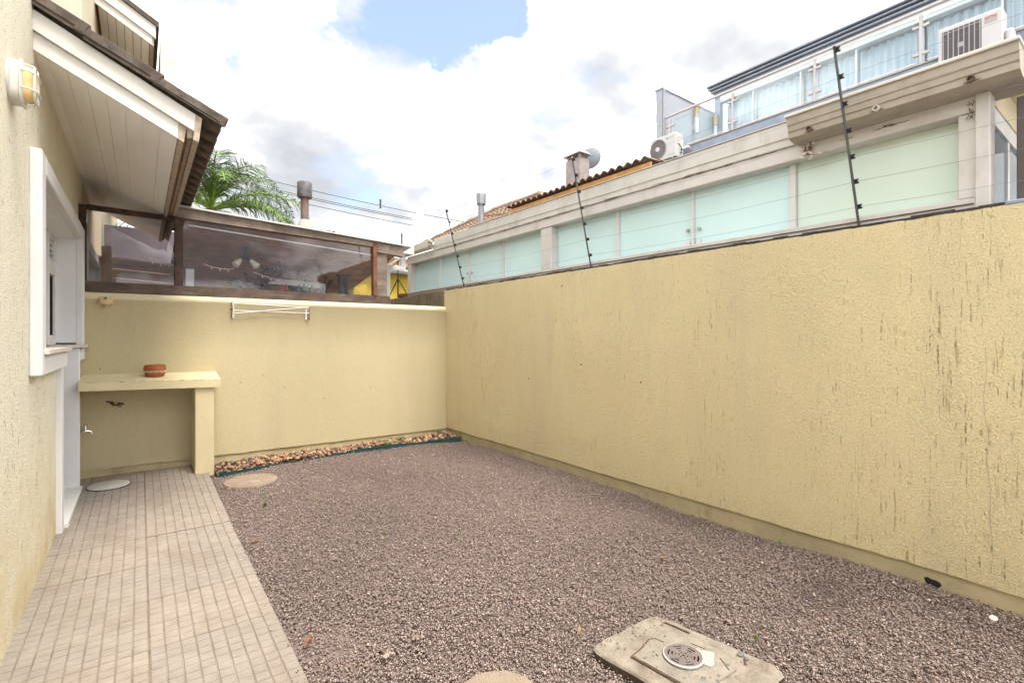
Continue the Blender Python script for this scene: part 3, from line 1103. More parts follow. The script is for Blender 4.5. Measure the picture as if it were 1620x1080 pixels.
hp(uboard(XW, 0.125, -0.02, 0.09, YU + 0.015, YU + 0.035), 'fascia_board', 'fascia_white', upper)
hp(uboard(XW, 0.165, 0.092, 0.25, YU - 0.012, YU + 0.05), 'fascia_board', 'fascia_white', upper)
hp(uboard(0.10, 0.145, -0.02, 0.24, YU + 0.02, YU + 5), 'eave_board', 'fascia_end', upper)
hp(uboard(-0.55, 0.20, 0.255, 0.32, YU - 0.04, YU + 5), 'tile_covering', 'tile_dark', upper)
# box gutter
gt = MB()
yo = YU + 0.02
gp = [(0.215, 4.70), (0.385, 4.70), (0.40, 5.00), (0.425, 5.26), (0.445, 5.40), (0.425, 5.40), (0.405, 5.27), (0.365, 4.74), (0.235, 4.73), (0.235, 5.38), (0.215, 5.40)]
gt.prism([(x, yo, z) for x, z in gp], (0, 4, 0))
hp(gt, 'gutter', 'fascia_white', upper)
gt = MB()
gt.prism([(x, yo - 0.002, z) for x, z in [(0.236, 4.72), (0.375, 4.72), (0.402, 5.27), (0.422, 5.39), (0.36, 5.37), (0.30, 5.375), (0.236, 5.385)]], (0, 0.012, 0))
hp(gt, 'gutter_end', 'frame_white', upper)

# ------------------------------------------------------------------ right-hand wall
rw = thing('boundary_wall', 'tall yellow wall of rough combed render running along the right', 'wall')
m = MB()
m.box((XR + 0.020, -2.5, -0.3), (XR + 0.16, 6.075, 1.985))
m.build('plinth', 'plinth', rw)
# render coat with ragged lower edge
m = MB()
NY, NZ = 330, 12
ys = [-2.5 + (6.07 + 2.5) * i / NY for i in range(NY + 1)]
grid_f, grid_b = [], []
for i, y in enumerate(ys):
    zb = 0.104 + 0.006 * fbm(y * 3.0, 0.5) + 0.004 * fbm(y * 14.0, 2.0) + 0.02 * max(0, 1 - abs(y - 1.0) / 0.8) * 0.5
    col_ = []
    for k_ in range(NZ + 1):
        f_ = k_ / NZ
        z = zb + (1.992 + 0.004 * fbm(y * 9, 7.0) - zb) * f_
        xo = 0.004 * fbm(y * 1.3, z * 1.3, 3.0) + (0.006 if k_ == 0 else 0)
        col_.append(m.bm.verts.new((XR + xo, y, z)))
    grid_f.append(col_)
    grid_b.append((m.bm.verts.new((XR + 0.03, y, zb)), m.bm.verts.new((XR + 0.03, y, 1.990))))
for i in range(NY):
    for k_ in range(NZ):
        m.bm.faces.new((grid_f[i][k_], grid_f[i + 1][k_], grid_f[i + 1][k_ + 1], grid_f[i][k_ + 1]))
    m.bm.faces.new((grid_f[i][0], grid_b[i][0], grid_b[i + 1][0], grid_f[i + 1][0]))
    m.bm.faces.new((grid_f[i][NZ], grid_f[i + 1][NZ], grid_b[i + 1][1], grid_b[i][1]))
m.bm.faces.new([grid_f[NY][k_] for k_ in range(NZ + 1)] + [grid_b[NY][1], grid_b[NY][0]])
m.build('render_coat', 'wall_yellow', rw, True)
m = MB()
for i in range(60):
    y = 0.50 + i * 0.0925
    m.box((XR + 0.012 + random.uniform(-.006, .004), y, 1.9905), (XR + 0.155, y + 0.0925, 2.005 + random.uniform(0, 0.010)))
m.build('coping', 'wall_cap_dark', rw)
m = MB()
m.box((XR - 0.004, -1.5, 1.992), (XR + 0.16, 0.494, 2.012), 0.004)
m.build('coping', 'slate_blue', rw)
# hole broken through the plinth
m = MB()
hp_ = []
for i in range(14):
    a = 2 * math.pi * i / 14
    r = 0.026 * (1 + 0.22 * math.sin(2 * a + 1) + 0.12 * math.sin(3 * a) + random.uniform(-.08, .08))
    hp_.append((XR + 0.019, 0.775 + r * math.cos(a) * 1.15, 0.036 + r * math.sin(a)))
m.prism(hp_, (0.0025, 0, 0))
m.build('plinth_hole', 'black', rw)
# small fixings in the wall
m = MB()
for y, z in ((3.67, 1.86), (3.4, 1.09), (2.69, 0.97), (4.2, 0.9)):
    m.lathe([(0.006, -0.010), (0.006, 0.004), (0.003, 0.006)], 8, (XR, y, z), 'X')
m.build('wall_plug', 'crack', rw)

cz_ = [(0.565, 1.30), (0.560, 1.18), (0.572, 1.06), (0.566, 0.95), (0.552, 0.86), (0.560, 0.74), (0.545, 0.60), (0.548, 0.45), (0.538, 0.30), (0.545, 0.18)]
m = MB()
m.tube([(XR - 0.0005, y, z) for y, z in cz_], 0.0011, 4)
m.build('hairline_crack', 'gutter_old', rw)

# raw continuation beyond the back wall
m = MB()
m.box((3.405, 6.076, -0.1), (3.55, 8.15, 1.995), 0.006)
tag(m.build('raw_wall', 'raw_wall'), 'low stained unpainted wall behind the back corner, carrying the last window', 'wall')

# ------------------------------------------------------------------ back wall
bw = thing('boundary_wall', 'lower smooth yellow wall across the back with rounded top', 'wall')
m = MB()
m.box((XW, YB + 0.014, -0.2), (XR + 0.018, YB + 0.15, 0.5))
m.build('plinth', 'plinth', bw)
m = MB()
segs = 60
rows = []
for i in range(segs + 1):
    x = XW + (XR - XW) * i / segs
    zb = 0.094 + 0.020 * (1 - i / segs) + 0.005 * fbm(x * 5, 1.0) + 0.003 * fbm(x * 20, 4.0)
    pr = [(YB + 0.018, zb + 0.002), (YB + 0.001, zb), (YB, 0.6), (YB + 0.001, 1.2), (YB, 1.705), (YB - 0.006, 1.716), (YB - 0.004, 1.735), (YB + 0.012, 1.758), (YB + 0.04, 1.770), (YB + 0.15, 1.772), (YB + 0.15, zb + 0.3)]
    rows.append([m.bm.verts.new((x, y + 0.0015 * fbm(x * 2, z * 2, 9.0), z)) for y, z in pr])
for a, b in zip(rows, rows[1:]):
    for k_ in range(len(a) - 1):
        fc = m.bm.faces.new((a[k_], b[k_], b[k_ + 1], a[k_ + 1]))
        fc.material_index = 1 if 4 <= k_ <= 8 else 0
m.bm.faces.new(rows[0])
m.bm.faces.new(list(reversed(rows[-1])))
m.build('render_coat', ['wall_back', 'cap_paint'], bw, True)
m = MB()
for x, z in ((0.86, 0.86), (1.08, 0.93), (1.74, 0.63), (-0.30, 1.05), (2.3, 0.72), (1.3, 0.78)):
    m.lathe([(0.006, 0.004), (0.006, -0.003), (0.003, -0.004)], 7, (x, YB, z), 'Y')
m.build('wall_plug', 'crack', bw)
# broken-out pipe stub in the wall under the bench
m = MB()
pts = []
for i in range(18):
    a = 2 * math.pi * i / 18
    r = 1 + 0.3 * math.sin(3 * a) + random.uniform(-.15, .15)
    pts.append((-0.195 + 0.062 * r * math.cos(a), YB + 0.0005, 0.722 + 0.020 * r * math.sin(a) - 0.25 * 0.062 * math.cos(a)))
m.prism(pts, (0, -0.0025, 0))
m.build('chipped_hole', 'drain_side', bw)
m = MB()
m.lathe([(0.013, 0.01), (0.013, -0.012), (0.007, -0.012), (0.007, 0.0)], 14, (-0.185, YB, 0.725), 'Y')
m.build('pipe_stub', 'brass', bw)
m = MB()
m.tube([(-0.145, YB - 0.003, 0.705), (-0.16, YB - 0.012, 0.695), (-0.15, YB - 0.016, 0.688)], 0.009, 7)
m.build('plaster_lump', 'drain_inner', bw)

# ------------------------------------------------------------------ masonry bench
bn = thing('masonry_bench', 'yellow painted masonry bench with thick top on one pillar', 'bench')
m = MB()
x0, x1, yf = -0.424, 0.630, 5.60
ptsb = []
nxs = 14
for i in range(nxs):
    xa = x0 + (x1 - x0) * i / nxs
    xb = x0 + (x1 - x0) * (i + 1) / nxs
    tilt = lambda x: 0.024 * (1 - (x - x0) / (x1 - x0))
    ja = 0.003 * fbm(xa * 9, 0.0)
    jb = 0.003 * fbm(xb * 9, 0.0)
    m.hull8([(xa, yf + ja, 0.862 + tilt(xa)), (xb, yf + jb, 0.862 + tilt(xb)), (xb, YB - 0.002, 0.885 + tilt(xb)), (xa, YB - 0.002, 0.885 + tilt(xa)),
             (xa, yf + 0.004 + ja, 0.938 + tilt(xa)), (xb, yf + 0.004 + jb, 0.938 + tilt(xb)), (xb, YB - 0.002, 0.992 + tilt(xb) * .5), (xa, YB - 0.002, 0.992 + tilt(xa) * .5)])
bmesh.ops.remove_doubles(m.bm, verts=m.bm.verts, dist=0.0002)
m.build('bench_top', 'bench_paint', bn)
for i in range(13):
    cxx = -0.40 + 0.08 * i + random.uniform(-.03, .03)
    L = random.uniform(0.012, 0.05)
    tz_ = 0.024 * (1 - (cxx + 0.424) / 1.054)
    m = MB()
    m.bar((cxx, yf + 0.004, 0.9365 + tz_), (cxx + L, yf + 0.004, 0.9365 + tz_ - 0.023 * L), 0.006, random.uniform(0.002, 0.005))
    m.build('edge_chip', 'crack' if i % 3 == 0 else 'plinth', bn)
m = MB()
m.box((0.420, yf + 0.025, 0.0), (0.578, YB - 0.002, 0.875), 0.006)
m.build('pillar', 'bench_paint', bn)

# clay pot
pot = thing('clay_pot', 'small terracotta bowl with white painted ring band standing on the bench', 'pot', (0.112, 5.83, 0.967))
m = MB()
prof = [(0.060, 0.0), (0.066, 0.008), (0.078, 0.032), (0.087, 0.060), (0.089, 0.080), (0.086, 0.100), (0.080, 0.113), (0.081, 0.119), (0.075, 0.120), (0.072, 0.110), (0.078, 0.080), (0.072, 0.035), (0.05, 0.02)]
m.lathe(prof, 40)
m.build('bowl', 'terracotta', pot, True)
m = MB()
for i in range(24):
    a = 2 * math.pi * i / 24
    rr = 0.0868
    c_ = Vector((rr * math.cos(a), rr * math.sin(a), 0.057))
    u = Vector((-math.sin(a), math.cos(a), 0))
    v = Vector((0.1 * math.cos(a), 0.1 * math.sin(a), 1)).normalized()
    ring = [c_ + (u * math.cos(2 * math.pi * j / 8) + v * math.sin(2 * math.pi * j / 8)) * 0.0082 for j in range(9)]
    m.tube(ring, 0.0018, 5, cap=False)
m.build('painted_band', 'chalk', pot)
m = MB()
for i in range(18):
    a = 2 * math.pi * i / 18
    for z, r in ((0.094, 0.0868), (0.028, 0.0760)):
        m.ball((r * math.cos(a), r * math.sin(a), z), 0.0022, 1)
m.build('painted_dots', 'pot_inside', pot)
m = MB()
m.tube([(-0.02, -0.068, 0.085), (-0.015, -0.073, 0.105), (-0.02, -0.080, 0.112), (-0.012, -0.082, 0.118)], 0.0018, 5)
m.build('dry_stalk', 'leaf_dry', pot)

# clothesline reel on the back wall
rl = thing('clothesline_reel', 'small peach plastic retractable clothesline box with teal buttons on the back wall', 'clothesline', (-0.257, YB, 1.69))
m = MB()
m.box((-0.050, -0.045, -0.038), (0.050, -0.001, 0.040), 0.014, 0, 3)
m.build('case', 'peach_plastic', rl, True)
m = MB()
m.lathe([(0.015, -0.001), (0.015, -0.047), (0.011, -0.051)], 16, (0.003, 0, -0.040), 'Y')
m.build('outlet', 'peach_plastic', rl, True)
m = MB()
m.box((-0.012, -0.056, 0.012), (0.010, -0.044, 0.034), 0.003)
m.build('lock_button', 'teal_plastic', rl)
m = MB()
m.box((-0.005, -0.058, -0.046), (0.011, -0.048, -0.034), 0.002)
m.build('line_hook', 'teal_plastic', rl)
for x, z in ((0.034, 0.026), (-0.037, -0.026)):
    m = MB()
    m.lathe([(0.005, -0.043), (0.005, -0.0475)], 10, (x, 0, z), 'Y')
    m.build('screw_cap', 'teal_plastic', rl)
m = MB()
m.tube([(0.003, -0.045, -0.050), (-0.004, -0.04, -0.07), (-0.016, -0.03, -0.088), (-0.02, -0.02, -0.096)], 0.0014, 5)
m.build('cord_end', 'chalk', rl)

# folded wall clothes rack
rk = thing('wall_drying_rack', 'folded white wire clothes rack with rusty brackets high on the back wall', 'drying rack')
yr = YB - 0.03
m = MB()
m.box((0.778, YB - 0.018, 1.553), (0.800, YB - 0.001, 1.712), 0.002)
m.build('bracket', 'white_paint', rk)
m = MB()
m.box((1.522, YB - 0.018, 1.548), (1.540, YB - 0.001, 1.692), 0.002)
m.build('bracket', 'white_paint', rk)
for (a, b) in (((0.785, yr, 1.709), (1.566, yr, 1.691)), ((0.79, yr - 0.004, 1.634), (1.566, yr - 0.004, 1.624)), ((0.80, yr - 0.010, 1.602), (1.553, yr - 0.010, 1.694))):
    m = MB()
    m.tube([a, b], 0.0042, 8)
    m.build('bar', 'white_paint', rk, True)
m = MB()
m.tube([(0.776, yr, 1.712), (0.782, yr, 1.64), (0.776, yr - .004, 1.562)], 0.005, 7)
m.ball((0.776, yr, 1.712), 0.008, 1)
m.ball((0.772, yr, 1.648), 0.010, 1, (0.8, 1, 1.6))
m.ball((0.777, yr, 1.560), 0.008, 1)
m.build('hinge_rod', 'rust', rk)
m = MB()
m.tube([(1.566, yr, 1.694), (1.560, yr, 1.62), (1.562, yr - .004, 1.553)], 0.005, 7)
m.tube([(1.548, yr, 1.62), (1.550, yr, 1.555)], 0.004, 6)
for x, z in ((1.571, 1.692), (1.572, 1.625), (1.548, 1.553), (1.562, 1.551)):
    m.ball((x, yr, z), 0.007, 1)
m.build('hinge_rod', 'rust', rk)

# tap on the house wall
tp = thing('garden_tap', 'small chrome tap sticking out of the house wall under the bench', 'tap', (0, 0, 0))
m = MB()
ty = 5.85
tz = 0.505
m.tube([(-0.47, ty, tz), (-0.425, ty, tz), (-0.40, ty, tz + 0.004), (-0.375, ty, tz + 0.004), (-0.355, ty, tz - 0.004), (-0.345, ty, tz - 0.022)],
       [0.011, 0.011, 0.015, 0.013, 0.010, 0.009], 12)
m.tube([(-0.393, ty, tz), (-0.393, ty, tz + 0.05)], [0.012, 0.008], 10)
m.build('spout', 'chrome', tp, True)
m = MB()
for a in (0, 1, 2):
    d = Vector((math.cos(a * math.pi / 3), math.sin(a * math.pi / 3), 0)) * 0.025
    c0 = Vector((-0.393, ty, tz + 0.058))
    m.tube([c0 - d, c0 + d], 0.006, 8)
m.lathe([(0.010, 0), (0.010, 0.012), (0.005, 0.016)], 10, (-0.393, ty, tz + 0.050))
m.build('handle', 'chrome', tp, True)

# bulkhead lamp
lm = thing('wall_lamp', 'white caged bulkhead lamp with amber glass on the cream house wall', 'lamp', (XW, 3.08, 2.475))
lm.scale = (0.84, 0.84, 0.84)
m = MB()
m.lathe([(0.115, 0.0), (0.115, 0.010), (0.100, 0.012)], 28, (0, 0, 0), 'X')
m.build('backplate', 'lamp_white', lm, True)


def oval(x, ry, rz, n=28, flat=0.5):
    out = []
    for i in range(n):
        a = 2 * math.pi * i / n
        c_, s_ = math.cos(a), math.sin(a)
        out.append(Vector((x, ry * math.copysign(abs(c_) ** flat, c_), rz * math.copysign(abs(s_) ** flat, s_))))
    return out


def loft(m, rings, cap=True):
    vr = [[m.bm.verts.new(p) for p in r] for r in rings]
    n = len(vr[0])
    for a, b in zip(vr, vr[1:]):
        for k_ in range(n):
            m.bm.faces.new((a[k_], a[(k_ + 1) % n], b[(k_ + 1) % n], b[k_]))
    if cap:
        m.bm.faces.new(list(reversed(vr[0])))
        m.bm.faces.new(vr[-1])


m = MB()
loft(m, [oval(0.006, 0.088, 0.108), oval(0.042, 0.086, 0.106), oval(0.046, 0.092, 0.116), oval(0.056, 0.092, 0.116)])
m.build('housing', 'lamp_white', lm, True)
m = MB()
loft(m, [oval(0.05, 0.066, 0.088), oval(0.080, 0.064, 0.086), oval(0.097, 0.055, 0.076), oval(0.104, 0.038, 0.055)])
m.build('diffuser', 'lamp_amber', lm, True)
m = MB()
ring = oval(0.100, 0.066, 0.086)
m.tube(ring + [ring[0]], 0.006, 6, cap=False)
for z in (-0.045, 0.045):
    m.tube([(0.05, -0.088, z), (0.085, -0.084, z), (0.108, -0.06, z), (0.113, 0, z), (0.108, 0.06, z), (0.085, 0.084, z), (0.05, 0.088, z)], 0.0045, 6)
for y in (-0.0,):
    m.tube([(0.05, y, -0.112), (0.09, y, -0.106), (0.106, y, -0.08), (0.106, y, 0.08), (0.09, y, 0.106), (0.05, y, 0.112)], 0.0045, 6)
m.build('cage', 'lamp_white', lm, True)
for z in (-0.045, 0.045):
    m = MB()
    m.ball((0.058, -0.09, z), 0.009, 1)
    m.build('screw', 'lamp_white', lm)

# ------------------------------------------------------------------ covers in the ground
cv = thing('inspection_cover', 'pale round inspection cover set flush in the paving', 'cover', (-0.222, 5.66, pave_z(5.66) + 0.002))
m = MB()
m.lathe([(0.150, -0.004), (0.150, 0.0035), (0.147, 0.006)], 44)
o = m.build('lid', 'white_cover', cv, True)
m = MB()
m.lathe([(0.158, -0.006), (0.158, 0.0012)], 44)
m.build('gap_ring', 'black', cv)
for a, b in ((cv, 0.022),):
    a.rotation_euler = (b, 0, 0)
cv = thing('inspection_cover', 'sandy round concrete cover lying in the gravel beside the bench', 'cover', (0.835, 5.215, -0.012))
m = MB()
m.lathe([(0.228, -0.03), (0.228, 0.010), (0.222, 0.018)], 48)
m.build('lid', 'sand_cover', cv, True)
m = MB()
m.lathe([(0.232, -0.04), (0.232, 0.002)], 48)
m.build('rim', 'earth', cv)
cv = thing('inspection_cover', 'round sandy cover at the bottom edge, near the paving', 'cover', (1.06, 1.50, -0.010))
m = MB()
m.lathe([(0.168, -0.03), (0.168, 0.012), (0.160, 0.020)], 48)
m.build('lid', 'sand_cover', cv, True)

# cracked concrete drain slab with round grate
ds = thing('drain_slab', 'cracked square concrete slab with a round metal drain grate in the gravel', 'drain', (0, 0, -0.018))
cpts = DR
poly = []
for i, (px_, py_) in enumerate(cpts):
    ax, ay = cpts[(i + 1) % 4]
    for j in range(12):
        f_ = j / 12
        x, y = px_ + (ax - px_) * f_, py_ + (ay - py_) * f_
        cxm, cym = 1.80, 1.22
        cr_ = 0.10
        e_ = min(f_, 1 - f_)
        pull = max(0, 1 - e_ * 9) ** 2 * 0.06
        k_ = 1 - pull + 0.030 * fbm(x * 9, y * 9, 2.0)
        poly.append((cxm + (x - cxm) * k_, cym + (y - cym) * k_))
m = MB()
top = [m.bm.verts.new((1.8025 + (x - 1.8025) * 0.97, 1.215 + (y - 1.215) * 0.97, 0.034 + 0.003 * fbm(x * 7, y * 7))) for x, y in poly]
mid = [m.bm.verts.new((x, y, 0.026 + 0.003 * fbm(x * 7, y * 7))) for x, y in poly]
bot = [m.bm.verts.new((x, y, -0.06)) for x, y in poly]
n_ = len(poly)
m.bm.faces.new(top)
for i in range(n_):
    m.bm.faces.new((mid[i], mid[(i + 1) % n_], top[(i + 1) % n_], top[i]))
    m.bm.faces.new((bot[i], bot[(i + 1) % n_], mid[(i + 1) % n_], mid[i])).material_index = 1
m.build('slab', ['drain_concrete', 'drain_side'], ds)
GC = Vector((1.803, 1.222, 0.0))


def local(u, v, z=0.0):                     # slab axes: u towards far-left edge to right, v
    a = Vector((0.44, 0.02, 0)).normalized()
    b = Vector((0.06, -0.6, 0)).normalized()
    return GC + a * u + b * v + Vector((0, 0, z))


# sunk inner panel, proud of the slab by a hair where the mortar was patched
ip = []
for i in range(40):
    a = 2 * math.pi * i / 40
    c_, s_ = math.cos(a), math.sin(a)
    r = 1 + 0.05 * math.sin(5 * a + 1) + random.uniform(-.03, .03)
    ip.append(local(0.150 * r * math.copysign(abs(c_) ** 0.35, c_) , 0.165 * r * math.copysign(abs(s_) ** 0.35, s_), 0.0335))
m = MB()
m.prism(ip, (0, 0, 0.0065))
m.build('inner_panel', 'drain_inner', ds)
# rusty reinforcement showing through
for pts in ([(-0.155, -0.135), (-0.158, 0.05), (-0.150, 0.20)], [(-0.155, -0.14), (-0.06, -0.150), (0.005, -0.165)], [(0.005, -0.165), (0.03, -0.15), (0.035, -0.11)],
            [(0.175, -0.20), (0.18, -0.08)], [(0.11, 0.10), (0.06, 0.16)], [(0.15, 0.185), (0.19, 0.16)], [(0.11, -0.03), (0.12, 0.03)]):
    m = MB()
    m.tube([local(u + random.uniform(-.003, .003), v, 0.0395 + random.uniform(-.0015, .001)) for u, v in pts], 0.0034, 6)
    m.build('rusty_bar', 'rebar', ds)
for (u, v, r) in ((-0.12, -0.10, .014), (-0.10, 0.0, .010), (-0.11, 0.07, .013), (-0.06, 0.12, .018), (0.0, 0.15, .012), (0.09, 0.14, .014), (0.20, 0.14, .022), (0.19, 0.17, .014), (-0.03, 0.16, 0.012), (-0.13, 0.03, 0.008)):
    m = MB()
    m.ball(local(u, v, 0.038), r, 1, (1, 0.7, 0.35))
    m.build('stone_chip', 'blue_chip', ds)
m = MB()
pw = [local(0.058 + 0.055 * (1 + 0.25 * math.sin(4 * a)) * math.cos(a), 0.045 + 0.058 * (1 + 0.2 * math.cos(3 * a)) * math.sin(a), 0.036) for a in [2 * math.pi * i / 18 for i in range(18)]]
m.prism(pw, (0, 0, 0.0075))
m.build('mortar_patch', 'patch_white', ds)
# grate: ring, dark pit, plate made of bars between concentric slots
gz0 = 0.044
gt_ = MB()
gt_.lathe([(0.081, 0.0), (0.081, 0.006), (0.0755, 0.008), (0.0755, 0.0)], 40, (GC.x, GC.y, gz0), close=True)
grate = gt_.build('drain_grate', 'steel', ds, True)
m = MB()
m.lathe([(0.0757, 0.0), (0.0757, 0.001)], 40, (GC.x, GC.y, gz0 - 0.0015))
m.build('pit', 'black', grate)
m = MB()


def annulus(r0, r1, a0, a1, zt, n=10):
    pin, pout = [], []
    for i in range(n + 1):
        a = a0 + (a1 - a0) * i / n
        pin.append((GC.x + r0 * math.cos(a), GC.y + r0 * math.sin(a)))
        pout.append((GC.x + r1 * math.cos(a), GC.y + r1 * math.sin(a)))
    for i in range(n):
        m.hull8([(*pin[i], gz0), (*pout[i], gz0), (*pout[i + 1], gz0), (*pin[i + 1], gz0),
                 (*pin[i], zt), (*pout[i], zt), (*pout[i + 1], zt), (*pin[i + 1], zt)])


ZT = gz0 + 0.006
for r0, r1 in ((0.063, 0.0757), (0.048, 0.056), (0.034, 0.041), (0.020, 0.027), (0.006, 0.013)):
    annulus(r0, r1, 0, 2 * math.pi, ZT, 32)
for i in range(6):
    a = math.pi / 6 + i * math.pi / 3
    for r0, r1 in ((0.056, 0.063), (0.041, 0.048), (0.027, 0.034)):
        w_ = 0.012 / r0
        annulus(r0 - 0.0004, r1 + 0.0004, a - w_, a + w_, ZT - 0.0004, 3)
    annulus(0.0126, 0.0204, a - 0.28, a + 0.28, ZT - 0.0004, 3)
m.build('grate_plate', 'grate_metal', grate)


# ------------------------------------------------------------------ weeds
def leaf_blade(m, base, tip, w, mi=0):
    base, tip = Vector(base), Vector(tip)
    d = tip - base
    s = d.cross(Vector((0, 0, 1)))
    s = (s.normalized() if s.length > 1e-5 else Vector((1, 0, 0))) * w / 2
    mid = base + d * 0.5 + Vector((0, 0, 0.15 * d.length))
    v = [m.bm.verts.new(q) for q in (base, mid - s, tip, mid + s)]
    m.bm.faces.new((v[0], v[1], v[2])).material_index = mi
    m.bm.faces.new((v[0], v[2], v[3])).material_index = mi


def clover(x, y, z, h, spread, n, seed, mat, label, group):
    rr = random.Random(seed)
    p = thing('clover_plant', label, 'plant', (x, y, z), group)
    lf = MB()
    st = MB()
    for i in range(n):
        a = rr.uniform(0, 6.283)
        r = spread * rr.uniform(0.1, 1)
        top_ = Vector((r * math.cos(a), r * math.sin(a), h * rr.uniform(0.5, 1)))
        st.tube([(0, 0, -0.01), (top_.x * .4, top_.y * .4, top_.z * .6), top_], 0.0013, 4)
        for k_ in range(3):
            b = a + k_ * 2.094 + rr.uniform(-.2, .2)
            L = rr.uniform(0.012, 0.019)
            d = Vector((math.cos(b), math.sin(b), 0))
            sd_ = Vector((-math.sin(b), math.cos(b), 0))
            q = [top_, top_ + d * L * .6 + sd_ * L * .55 + Vector((0, 0, .003)), top_ + d * L, top_ + d * L * .6 - sd_ * L * .55 + Vector((0, 0, .003))]
            lf.quad(q)
    lf.build('leaves', mat, p)
    st.build('stems', 'leaf_light', p)


clover(2.40, 5.89, 0.02, 0.050, 0.045, 16, 1, 'leaf_green', 'leftmost bright clover tuft growing out of the pebbles', 'clover in the pebble strip')
clover(2.66, 5.93, 0.02, 0.055, 0.065, 26, 2, 'leaf_green', 'widest leafy clover tuft in the middle of the pebble strip', 'clover in the pebble strip')
clover(2.45, 5.79, 0.015, 0.045, 0.05, 18, 3, 'leaf_light', 'pale green clover tuft against the teal edging strip', 'clover in the pebble strip')
clover(2.84, 5.88, 0.02, 0.055, 0.04, 16, 4, 'leaf_green', 'clover tuft right of the widest one among the pebbles', 'clover in the pebble strip')
clover(3.22, 5.96, 0.02, 0.075, 0.035, 12, 5, 'leaf_green', 'taller thin clover in the pebbles nearest the wall corner', 'clover in the pebble strip')
clover(3.33, 5.42, 0.0, 0.045, 0.025, 9, 6, 'leaf_light', 'small clover at the foot of the right wall past the edging', 'clover in the pebble strip')


def sprout(x, y, h, n, seed, mat, label, lean=0.5):
    rr = random.Random(seed)
    p = thing('weed_sprout', label, 'weed', (x, y, -0.008), 'weed sprouts in the gravel')
    m = MB()
    for i in range(n):
        a = rr.uniform(0, 6.283)
        l_ = h * rr.uniform(0.6, 1)
        leaf_blade(m, (0, 0, 0), (math.cos(a) * l_ * lean, math.sin(a) * l_ * lean, l_), h * 0.28)
    m.build('blades', mat, p)
    s = MB()
    s.tube([(0, 0, -0.015), (0.002, 0, h * 0.5)], 0.0014, 4)
    s.build('stem', 'leaf_light', p)


for i, (x, y, h, n, mt, lb) in enumerate([
    (0.84, 4.68, 0.045, 5, 'leaf_light', 'upper left yellow green sprout in the gravel below the round cover'),
    (0.885, 4.56, 0.040, 5, 'leaf_light', 'upper right yellow green sprout in the gravel below the round cover'),
    (0.80, 4.37, 0.050, 7, 'leaf_green', 'sprawling green sprout lowest of the three by the paving'),
    (1.156, 4.29, 0.030, 4, 'leaf_light', 'tiny pale sprout alone in the left middle gravel'),
    (1.36, 3.27, 0.022, 3, 'leaf_light', 'minute green shoot in the gravel in front of the pebble strip'),
    (1.75, 2.93, 0.030, 4, 'leaf_green', 'small green sprout near the centre of the gravel'),
    (1.765, 2.82, 0.018, 3, 'leaf_light', 'speck of green just below the centre gravel sprout'),
    (1.26, 2.35, 0.022, 3, 'leaf_light', 'lone green shoot in the front gravel left of the drain slab'),
    (2.19, 1.115, 0.060, 4, 'leaf_light', 'upright grass blade in the gravel right of the drain slab'),
    (3.35, 1.55, 0.030, 5, 'leaf_green', 'little green weed against the right wall plinth'),
    (3.34, 0.52, 0.022, 3, 'leaf_light', 'green shoot in the far right gravel beside a white stone'),
    (1.60, 1.62, 0.050, 3, 'leaf_dry', 'dry straw blade standing behind the drain slab'),
    (3.12, 1.98, 0.018, 3, 'leaf_light', 'tiny sprout in the gravel close to the middle of the right wall')]):
    sprout(x, y, h, n, 40 + i, mt, lb, 0.25 if 'blade' in lb else 0.6)
for i, (x, y, s_, lb) in enumerate([
    (0.60, 3.62, 0.030, 'curled brown dead leaf in the gravel beside the paving edge'),
    (0.93, 3.98, 0.016, 'small tan dead leaf in the gravel left of centre'),
    (0.585, 2.28, 0.032, 'crumpled dead leaf on the gravel edge near the front paving'),
    (2.95, 4.95, 0.018, 'pale dead leaf in the far gravel near the edging'),
    (2.55, 1.85, 0.028, 'brown dead leaf in the gravel towards the right wall')]):
    m = MB()
    for k_ in range(3):
        a = random.uniform(0, 6.28)
        leaf_blade(m, (0, 0, 0.006 * k_), (s_ * math.cos(a), s_ * math.sin(a), 0.012 + 0.004 * k_), s_ * 0.8)
    tag(m.build('dead_leaf', 'leaf_dry' if i in (1, 3) else 'rust', None, False, (x, y, 0.0)), lb, 'leaf', 'dead leaves on the gravel')
for x, y, k_, lb in ((0.84, 2.02, 10, 'crumbled tan sand clod in the gravel near the front paving edge'), (1.00, 2.05, 6, 'smaller tan sand clod right of the larger one in the gravel')):
    m = MB()
    for i in range(k_):
        m.ball((random.gauss(0, 0.012), random.gauss(0, 0.009), random.uniform(0, 0.006)), random.uniform(0.006, 0.013), 1, (1.2, 1, 0.5))
    tag(m.build('sand_clod', 'sand_cover', None, False, (x, y, -0.004)), lb, 'clod')
m = MB()
m.ball((0, 0, 0), 0.022, 2, (1.2, 0.8, 0.5))
tag(m.build('white_stone', 'chalk', None, True, (3.27, 0.52, 0.005)), 'single white stone in the gravel at the far right', 'stone')

# ------------------------------------------------------------------ glazed timber screen on the back wall
YS = 6.10
sc_ = thing('glazed_screen', 'weathered timber screen with two glass panes standing on the back wall', 'screen')


def beam_z(x):
    return 2.665 - 0.058 * (x - 0.33)


